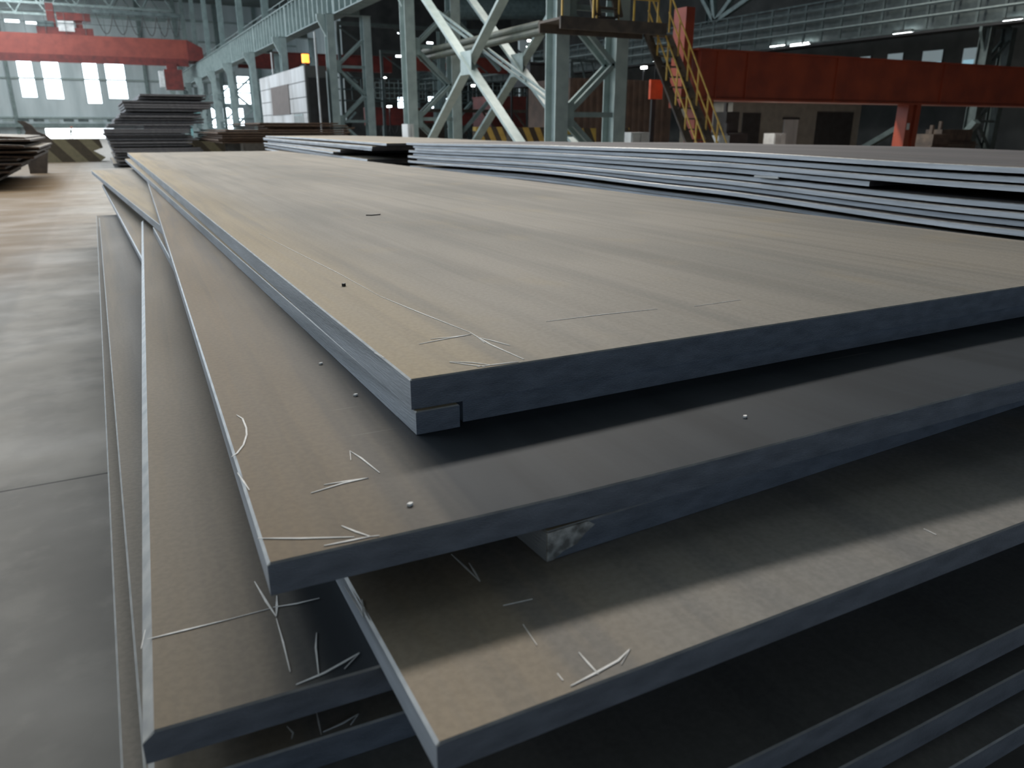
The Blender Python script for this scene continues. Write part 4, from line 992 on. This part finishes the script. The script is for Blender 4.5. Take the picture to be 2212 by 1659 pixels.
packers(sp, 6, 8.2, 33.5, .055, 'packing block under the %s plate of the rusty far stack', 'packing blocks of the rusty far stack')
for y, lb in ((32.6, 'near'), (37, 'far')): tag(MB().box(5, 8.5, y, y + .6, 0, sp[-1][2] - .0555).build('concrete_bearer', M['conc']), lb + ' bearer under the rusty far stack', 'bearer', 'bearers under the rusty far stack')

rows = [(800, 1920, 180), (780, 1930, 232), (500, 2060, 290), (520, 2010, 345), (540, 2000, 388), (560, 1870, 440), (470, 1850, 500), (450, 1850, 545), (380, 1900, 595), (370, 1900, 645), (260, 1720, 690), (240, 1700, 735), (190, 1650, 775), (200, 1640, 815), (180, 1580, 860), (230, 1720, 900), (250, 1790, 945),
        (290, 1700, 1000), (300, 1690, 1050), (330, 1850, 1110), (350, 1890, 1150), (380, 1700, 1200), (370, 1700, 1250), (400, 1700, 1310), (350, 1750, 1370)]
sp = []
for (a, b, y) in rows:
    pl = atY(200 + a / 7.9, 180 + y / 7.9, 36.5); pr = atY(200 + b / 7.9, 180 + y / 7.9, 36.5)
    sp.append((pl.x, pr.x, pl.z, rnd.uniform(-.15, .15), 0))
far_stack(sp, 36.5, 8, '%s plate from the top of the tall dark far stack', 'plates of the tall far stack', ('top_grey', 'dark_edge', 'dark_edge', 'dark_edge'), .075)
packers(sp, 1.9, 3.8, 39, .075, 'packing block under the %s plate of the tall far stack', 'packing blocks of the tall far stack')
for y, lb in ((37.3, 'near'), (43, 'far')): tag(MB().box(1.2, 4, y, y + .6, 0, sp[-1][2] - .0755).build('concrete_bearer', M['conc']), lb + ' bearer under the tall far stack', 'bearer', 'bearers under the tall far stack')

sp = []; z = atY(30, 292, 25).z
xr = [-1.75, -1.6, -1.75, -1.45, -1.5, -1.6, -2.0, -1.9, -2.3, -2.2, -2.6, -2.5, -2.8]
for i in range(13):
    sp.append((xr[i] - 3.3 + rnd.uniform(-.2, .2), xr[i], z, rnd.uniform(-.4, .4), -.05 if i in (0, 2, 5) else 0)); z -= .1
far_stack(sp, 24.6, 7, '%s plate from the top of the stack at the left picture edge', 'plates of the left edge stack', ('top', 'rust_edge', 'dark_edge', 'lip'), .05)
sp_ = [(a, b, z - (0 if w == 0 else 0), c, w) for a, b, z, c, w in sp]
packers(sp_, -4.2, -3.2, 27.2, .0505, 'packing block under the %s plate of the left edge stack', 'packing blocks of the left edge stack')
for y, lb in ((25.6, 'near'), (30, 'far')): tag(MB().box(-5.5, -3.0, y, y + .6, 0, sp[-1][2] - .0505).build('concrete_bearer', M['conc']), lb + ' bearer under the stack at the left picture edge', 'bearer', 'bearers under the left edge stack')
# curled scrap behind it
pts = [(36, 261), (52, 262), (68, 270), (80, 284), (97, 290), (114, 303), (104, 312), (96, 340), (60, 345), (50, 300), (56, 285), (50, 272)]
P_ = [atY(a, b, 33.5) for a, b in pts]
m_ = MB().prism([(p.x, 0 if p.z < .7 else p.z) for p in P_], 'y', 33.3, 33.7)
tag(m_.build('curled_scrap_plate', M['brown']), 'dark curled scrap plate leaning behind the left edge stack', 'scrap plate')
